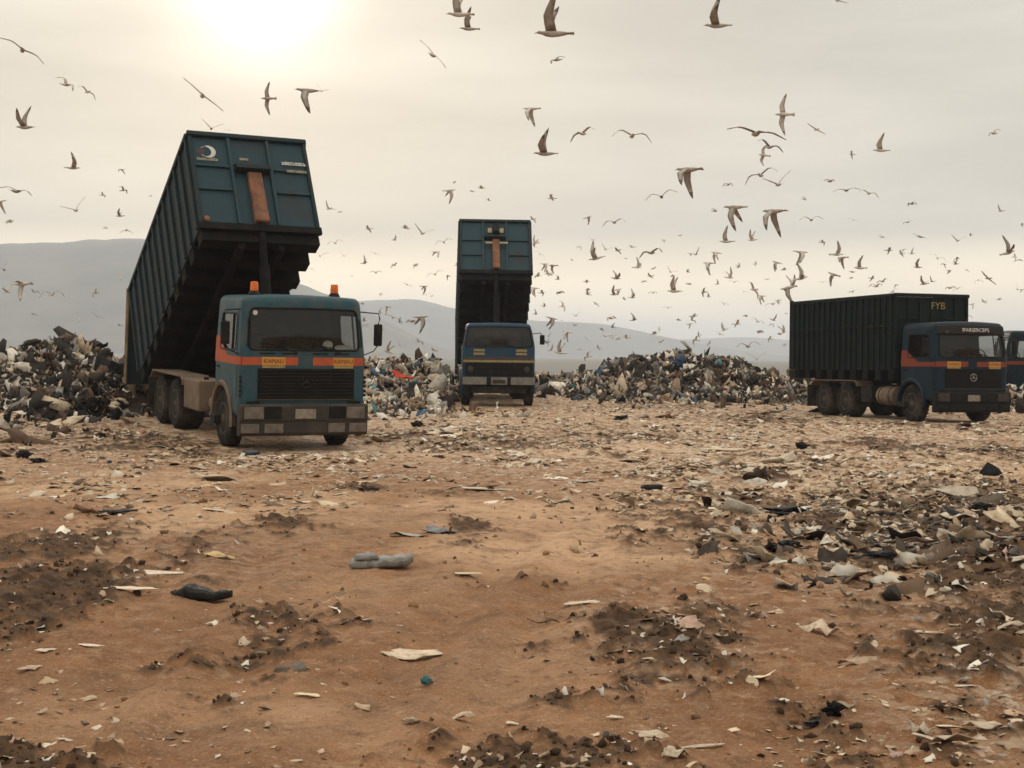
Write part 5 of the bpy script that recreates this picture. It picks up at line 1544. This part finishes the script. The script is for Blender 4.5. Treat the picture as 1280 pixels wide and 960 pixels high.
def gull_mesh(name, d_in, d_out, sweep=0.10):
    V, F, mi = [], [], []
    prof = [(-.30, .012, 0), (-.22, .04, 0), (-.10, .070, -.006), (.02, .078, -.01), (.12, .066, 0), (.18, .042, .012), (.215, .042, .022), (.25, .034, .022), (.27, .014, .016), (.315, .004, .008)]
    n = 8
    for (y, r, zo) in prof:
        for k in range(n):
            a = 2 * math.pi * k / n; V.append((r * .85 * math.cos(a), y, zo + r * .72 * math.sin(a)))
    for i in range(len(prof) - 1):
        for k in range(n):
            F.append((i * n + k, i * n + (k + 1) % n, (i + 1) * n + (k + 1) % n, (i + 1) * n + k)); mi.append(2 if i >= len(prof) - 2 else 0)
    F.append(tuple(range(n - 1, -1, -1))); mi.append(0); F.append(tuple((len(prof) - 1) * n + k for k in range(n))); mi.append(2)
    o = len(V)                                   # tail fan
    V += [(-.02, -.20, .012), (.02, -.20, .012), (.065, -.36, .004), (-.065, -.36, .004), (-.02, -.20, -.008), (.02, -.20, -.008), (.065, -.36, -.004), (-.065, -.36, -.004)]
    for f in ((0, 1, 2, 3), (7, 6, 5, 4), (0, 4, 5, 1), (1, 5, 6, 2), (2, 6, 7, 3), (3, 7, 4, 0)): F.append(tuple(o + i for i in f)); mi.append(0)
    for sg in (1, -1):
        st = []; x, z = .03, .03
        segs = [(0, .155, .01, 0), (.13, .150, .035, d_in), (.13, .14, .05, d_in * .8), (.12, .115, .01, (d_in + d_out) / 2), (.14, .085, -.05, d_out), (.10, .045, -.10, d_out * 1.1), (.05, .008, -.14, d_out * 1.15)]
        for (L, ch, yo, dg) in segs:
            x += L * math.cos(R(dg)); z += L * math.sin(R(dg)); st.append((x, z, ch, yo))
        o = len(V)
        for (x, z, ch, yo) in st:
            V += [(sg * x, .07 + yo + ch * .25, z), (sg * x, .07 + yo - ch * .2, z + .014), (sg * x, .07 + yo - ch * .95, z + .002), (sg * x, .07 + yo - ch * .2, z - .006)]
        for i in range(len(st) - 1):
            for k in range(4):
                q = (o + i * 4 + k, o + i * 4 + (k + 1) % 4, o + (i + 1) * 4 + (k + 1) % 4, o + (i + 1) * 4 + k)
                F.append(q if sg > 0 else q[::-1]); mi.append(1 if i >= 4 else 0)
        F.append((o, o + 1, o + 2, o + 3)); mi.append(0); F.append(tuple(len(V) - 4 + k for k in range(4))); mi.append(1)
    me = bpy.data.meshes.new(name); me.from_pydata(V, [], F)
    for m_ in ('plumage', 'wing_tip', 'beak'): me.materials.append(M[m_])
    me.polygons.foreach_set('material_index', mi)
    bm = bmesh.new(); bm.from_mesh(me); bmesh.ops.recalc_face_normals(bm, faces=bm.faces)
    for f in bm.faces: f.smooth = True
    bm.to_mesh(me); bm.free(); me.update()
    return me
POSE = {'arch': (14, -22, 1.12), 'bow': (24, -48, .98), 'vee': (42, 28, .98), 'high': (68, 52, .64), 'down': (-18, -48, 1.0), 'flat': (6, -4, 1.28), 'em': (36, -34, 1.0), 'low': (-55, -70, .64)}
GM = {k: gull_mesh('gull', a, b) for k, (a, b, e) in POSE.items()}
PALE = {}
M['plumage_pale'] = pmat('pale_gull_plumage', (0.50, 0.45, 0.40), 0.8, (0.62, 0.58, 0.53), 5.0, 0.4, 0.65)
M['wing_tip_pale'] = pmat('pale_gull_wing_tip', (0.30, 0.26, 0.23), 0.8)
for k_, m_ in GM.items():
    PALE[k_] = m_.copy(); PALE[k_].materials[0] = M['plumage_pale']; PALE[k_].materials[1] = M['wing_tip_pale']
GMW = GM['em'].copy(); GMW.materials[0] = M['plumage_white']; GMW.materials[1] = M['plumage']

def gull(u, v, span, pose, head, bank, label, group=None, pitch=0, white=False, pale=False):
    Y = POSE[pose][2] * F_PX / span
    p = at_depth(u, v, Y)
    o = bpy.data.objects.new('gull', GMW if white else (PALE if pale else GM)[pose]); C.objects.link(o)
    mt = Matrix.Rotation(R(head), 4, 'Z') @ Matrix.Rotation(R(pitch), 4, 'X') @ Matrix.Rotation(R(bank), 4, 'Y')
    o.matrix_world = Matrix.Translation(p) @ mt
    return tag(o, label, 'gull', group)

BIG = [
 (28, 63, 52, 'arch', 20, 28, 'gull gliding with drooped wings high at the far left'),
 (82, 106, 30, 'em', -30, 34, 'left gull of the close pair high at left'),
 (109, 115, 24, 'bow', 40, 30, 'right gull of the close pair high at left'),
 (31, 159, 28, 'high', 75, -14, 'gull with one raised wing above the left hill'),
 (253, 120, 60, 'flat', 15, 38, 'large gull gliding steeply tilted above the nearest raised tipper'),
 (91, 210, 20, 'high', -70, 22, 'small gull with lifted wing left of the raised tipper body'),
 (20, 239, 44, 'arch', -15, 12, 'dark broad gull just above the left hill at the edge'),
 (95, 263, 30, 'vee', 30, -24, 'dark flapping gull just above the left hillcrest'),
 (335, 123, 40, 'flat', 90, 84, 'gull banking with wings upright, left one over the raised tipper'),
 (384, 113, 34, 'low', 100, -10, 'gull with wings beating down, right one over the raised tipper'),
 (541, 69, 50, 'flat', -20, 46, 'gull gliding steeply banked above the gap between the raised tippers'),
 (574, 18, 36, 'high', 88, 8, 'gull with wings straight up at the top, upper of two'),
 (586, 36, 26, 'high', 92, 10, 'smaller gull with raised wings at the top, lower of two'),
 (691, 42, 50, 'high', 85, 6, 'large gull with tall raised wings near the top centre'),
 (696, 75, 30, 'arch', 55, -24, 'gull on curved wings directly under the tall-winged gull'),
 (664, 136, 24, 'low', 70, 10, 'gull with hanging wing above the head-on tipper'),
 (728, 167, 34, 'bow', -35, -20, 'dark gull with drooping left wing right of the head-on tipper body'),
 (790, 170, 46, 'bow', 4, 8, 'gull seen end-on with thin evenly arched wings'),
 (681, 192, 32, 'high', 80, -20, 'blurred gull with raised wing above the head-on tipper body'),
 (896, 32, 36, 'high', 78, -28, 'gull with single raised wing near the top right'),
 (860, 212, 38, 'low', 60, 20, 'gull with wings swept down right of the end-on arched gull'),
 (945, 167, 68, 'arch', 8, 8, 'widest gull, gliding on long arched wings at right'),
 (980, 143, 50, 'flat', 88, 82, 'gull banking with wings straight up and down at right'),
 (962, 184, 34, 'em', 20, 18, 'gull with bent wings just below the widest gull'),
 (951, 219, 40, 'bow', -25, -20, 'dark gull curving over the cluster at right'),
 (973, 231, 34, 'vee', 10, -16, 'dark gull with spread wings and hanging body at right'),
 (967, 264, 36, 'low', 50, 10, 'lowest dark gull of the cluster at right'),
 (918, 259, 32, 'low', 65, -26, 'brown gull diving left of the cluster at right'),
 (1014, 275, 26, 'em', 0, -3, 'gull flying level below the right cluster'),
 (1020, 162, 28, 'flat', 15, 26, 'thin gull right of the upright banking gull'),
 (1047, 1, 26, 'flat', 10, 14, 'gull cut by the top edge at right'),
 (1101, 188, 22, 'high', 86, 6, 'small gull with upright wing at far right'),
 (1243, 167, 20, 'em', 30, -24, 'lone gull near the right edge of the sky'),
 (1058, 238, 32, 'arch', 5, -6, 'left gull of the side by side arched pair at right'),
 (1086, 242, 24, 'bow', 5, 14, 'right gull of the side by side arched pair at right'),
 (827, 246, 36, 'em', -10, -14, 'gull with bent wings left of the right cluster'),
 (814, 316, 32, 'bow', -40, -10, 'dark gull with drooped wing over the middle of the flock'),
 (768, 278, 28, 'bow', -20, -8, 'gull with one dark wing right of the raised head-on body'),
 (528, 292, 24, 'vee', 25, 14, 'dark flapping gull left of the head-on tipper body'),
 (935, 433, 28, 'em', 12, -8, 'low gull with spread wings right of the rubbish heap'),
 (946, 449, 22, 'vee', 0, -4, 'lowest gull with wings in a vee, right of the rubbish heap'),
 (1235, 348, 28, 'flat', 20, 36, 'gull gliding tilted above the visored cab'),
 (264, 161, 24, 'vee', 20, 10, 'gull rising from behind the raised body of the nearest tipper'),
]
gr0 = random.Random(9)
for (u, v, sp, po, hd, bk, lab) in BIG:
    gull(u, v, sp * .95, po, hd, bk, lab, pale=gr0.random() < .4)
gull(573, 332, 18, 'em', 80, 0, 'white gull crossing the lower left of the head-on tipper headboard', white=True)

SM = '''152 212 13,154 238 15,128 244 12,150 270 17,158 288 15,132 285 14,188 245 12,12 277 18,0 252 16,5 338 13,10 365 18,28 355 24,43 365 13,65 368 26,87 370 11,120 366 15,152 346 10,
121 395 15,42 393 9,100 398 9,150 407 12,190 297 8,171 352 9,155 433 12,286 163 11,402 114 14,562 238 16,568 228 8,590 239 14,602 235 16,611 250 12,
666 274 12,690 248 18,735 272 16,411 261 15,425 265 15,461 286 17,507 285 18,493 300 11,419 304 17,469 317 11,455 329 9,520 332 9,545 315 18,555 303 18,400 320 16,390 336 10,388 352 9,
470 341 13,519 331 11,509 356 12,544 343 18,530 358 10,476 368 12,453 380 9,484 383 11,475 390 10,491 397 20,500 403 11,514 402 17,526 396 20,523 427 18,500 432 10,543 438 17,485 440 13,453 407 9,
669 304 14,675 318 13,681 330 11,691 332 11,672 345 16,685 342 14,668 360 12,700 366 15,735 368 14,733 352 15,680 382 14,703 383 13,690 398 15,709 415 13,700 441 16,688 438 13,724 437 9,
745 323 20,757 312 13,772 313 13,790 309 11,770 348 20,772 362 17,735 362 11,813 345 17,816 366 11,843 364 19,838 340 12,861 355 15,880 365 15,886 371 9,870 318 15,895 316 13,908 302 18,
886 329 15,897 355 9,912 347 12,942 362 22,923 334 11,752 412 13,766 419 15,773 424 12,783 422 14,764 398 17,792 400 15,818 417 15,825 428 12,848 400 15,867 395 17,862 405 13,921 405 17,
950 415 15,932 395 11,870 425 14,735 446 16,748 435 11,952 370 11,947 402 15,1005 249 11,910 231 16,1065 193 12,1037 227 16,955 194 22,1028 303 13,1001 315 18,1067 275 13,1140 255 15,1134 278 13,
1150 296 24,1197 301 15,1251 264 13,1278 281 9,1111 313 15,1127 317 15,1140 317 12,1046 318 17,1053 322 14,1172 323 18,1180 330 11,1195 330 13,1147 334 11,1209 338 9,1223 350 11,1260 316 20,
1276 325 14,1075 335 24,1065 340 16,1042 343 15,1001 348 18,980 337 13,985 360 20,990 358 15,966 380 18,1095 358 18,1103 352 14,1155 355 18,1165 352 11,1188 360 15,1230 377 15,1249 374 11,
1215 380 12,1210 395 11,983 392 9,980 430 11,1065 365 9,1278 362 7,1120 356 9,893 264 14,740 300 10,800 332 9,715 325 9,830 300 9,860 340 9,905 380 10,965 405 10,720 395 10,745 380 11,
790 372 10,805 352 10,835 385 10,900 418 10,560 345 9,540 370 10,440 345 9,430 320 9'''
def region(u, v, po):
    w = {'arch': 'gliding on drooped wings', 'bow': 'with hooped wings', 'vee': 'with wings in a vee', 'high': 'with wings thrown up', 'em': 'with wings bent like an M',
         'flat': 'gliding on flat wings', 'low': 'with wings beaten down', 'down': 'with sagging wings'}[po]
    if u < 240: where = 'left of the nearest tipper'
    elif u < 480: where = 'over the nearest tipper cab'
    elif u < 660: where = 'beside the head-on tipper'
    elif u < 800: where = 'over the right heap, left half'
    elif u < 965: where = 'over the right heap, right half'
    elif u < 1120: where = 'over the green tipper body'
    else: where = 'over the visored cab'
    hgt = 'high' if v < 300 else 'midway up' if v < 365 else 'low'
    lab = 'small gull %s, %s %s' % (w, hgt, where)
    return lab, 'small gulls %s, %s %s' % (w, hgt, where)
gr = random.Random(5)
ents = [tuple(map(float, e.split())) for e in SM.replace('\n', '').split(',')]
for k in range(58):                       # the thick of the flock, low over the heaps
    if k < 38: ents.append((gr.uniform(668, 985), 290 + 140 * gr.random() ** .8, gr.uniform(9, 13)))
    elif k < 50: ents.append((gr.uniform(985, 1275), gr.uniform(285, 365), gr.uniform(9, 12)))
    else: ents.append((gr.uniform(400, 560), gr.uniform(330, 440), gr.uniform(9, 12)))
for (u, v, sp) in ents:
    po = gr.choice(['arch', 'bow', 'vee', 'high', 'em', 'flat', 'low', 'down', 'em', 'vee'])
    hd = gr.choice([gr.gauss(0, 30), gr.gauss(80, 20), gr.gauss(-80, 20)]) if po not in ('high', 'low') else gr.choice([-1, 1]) * gr.gauss(75, 12)
    lab, grp = region(u, v, po)
    gull(u, v, max(sp, 9) * 1.05, po, hd, gr.gauss(8, 24), lab, grp, gr.gauss(0, 8), pale=gr.random() < .7)
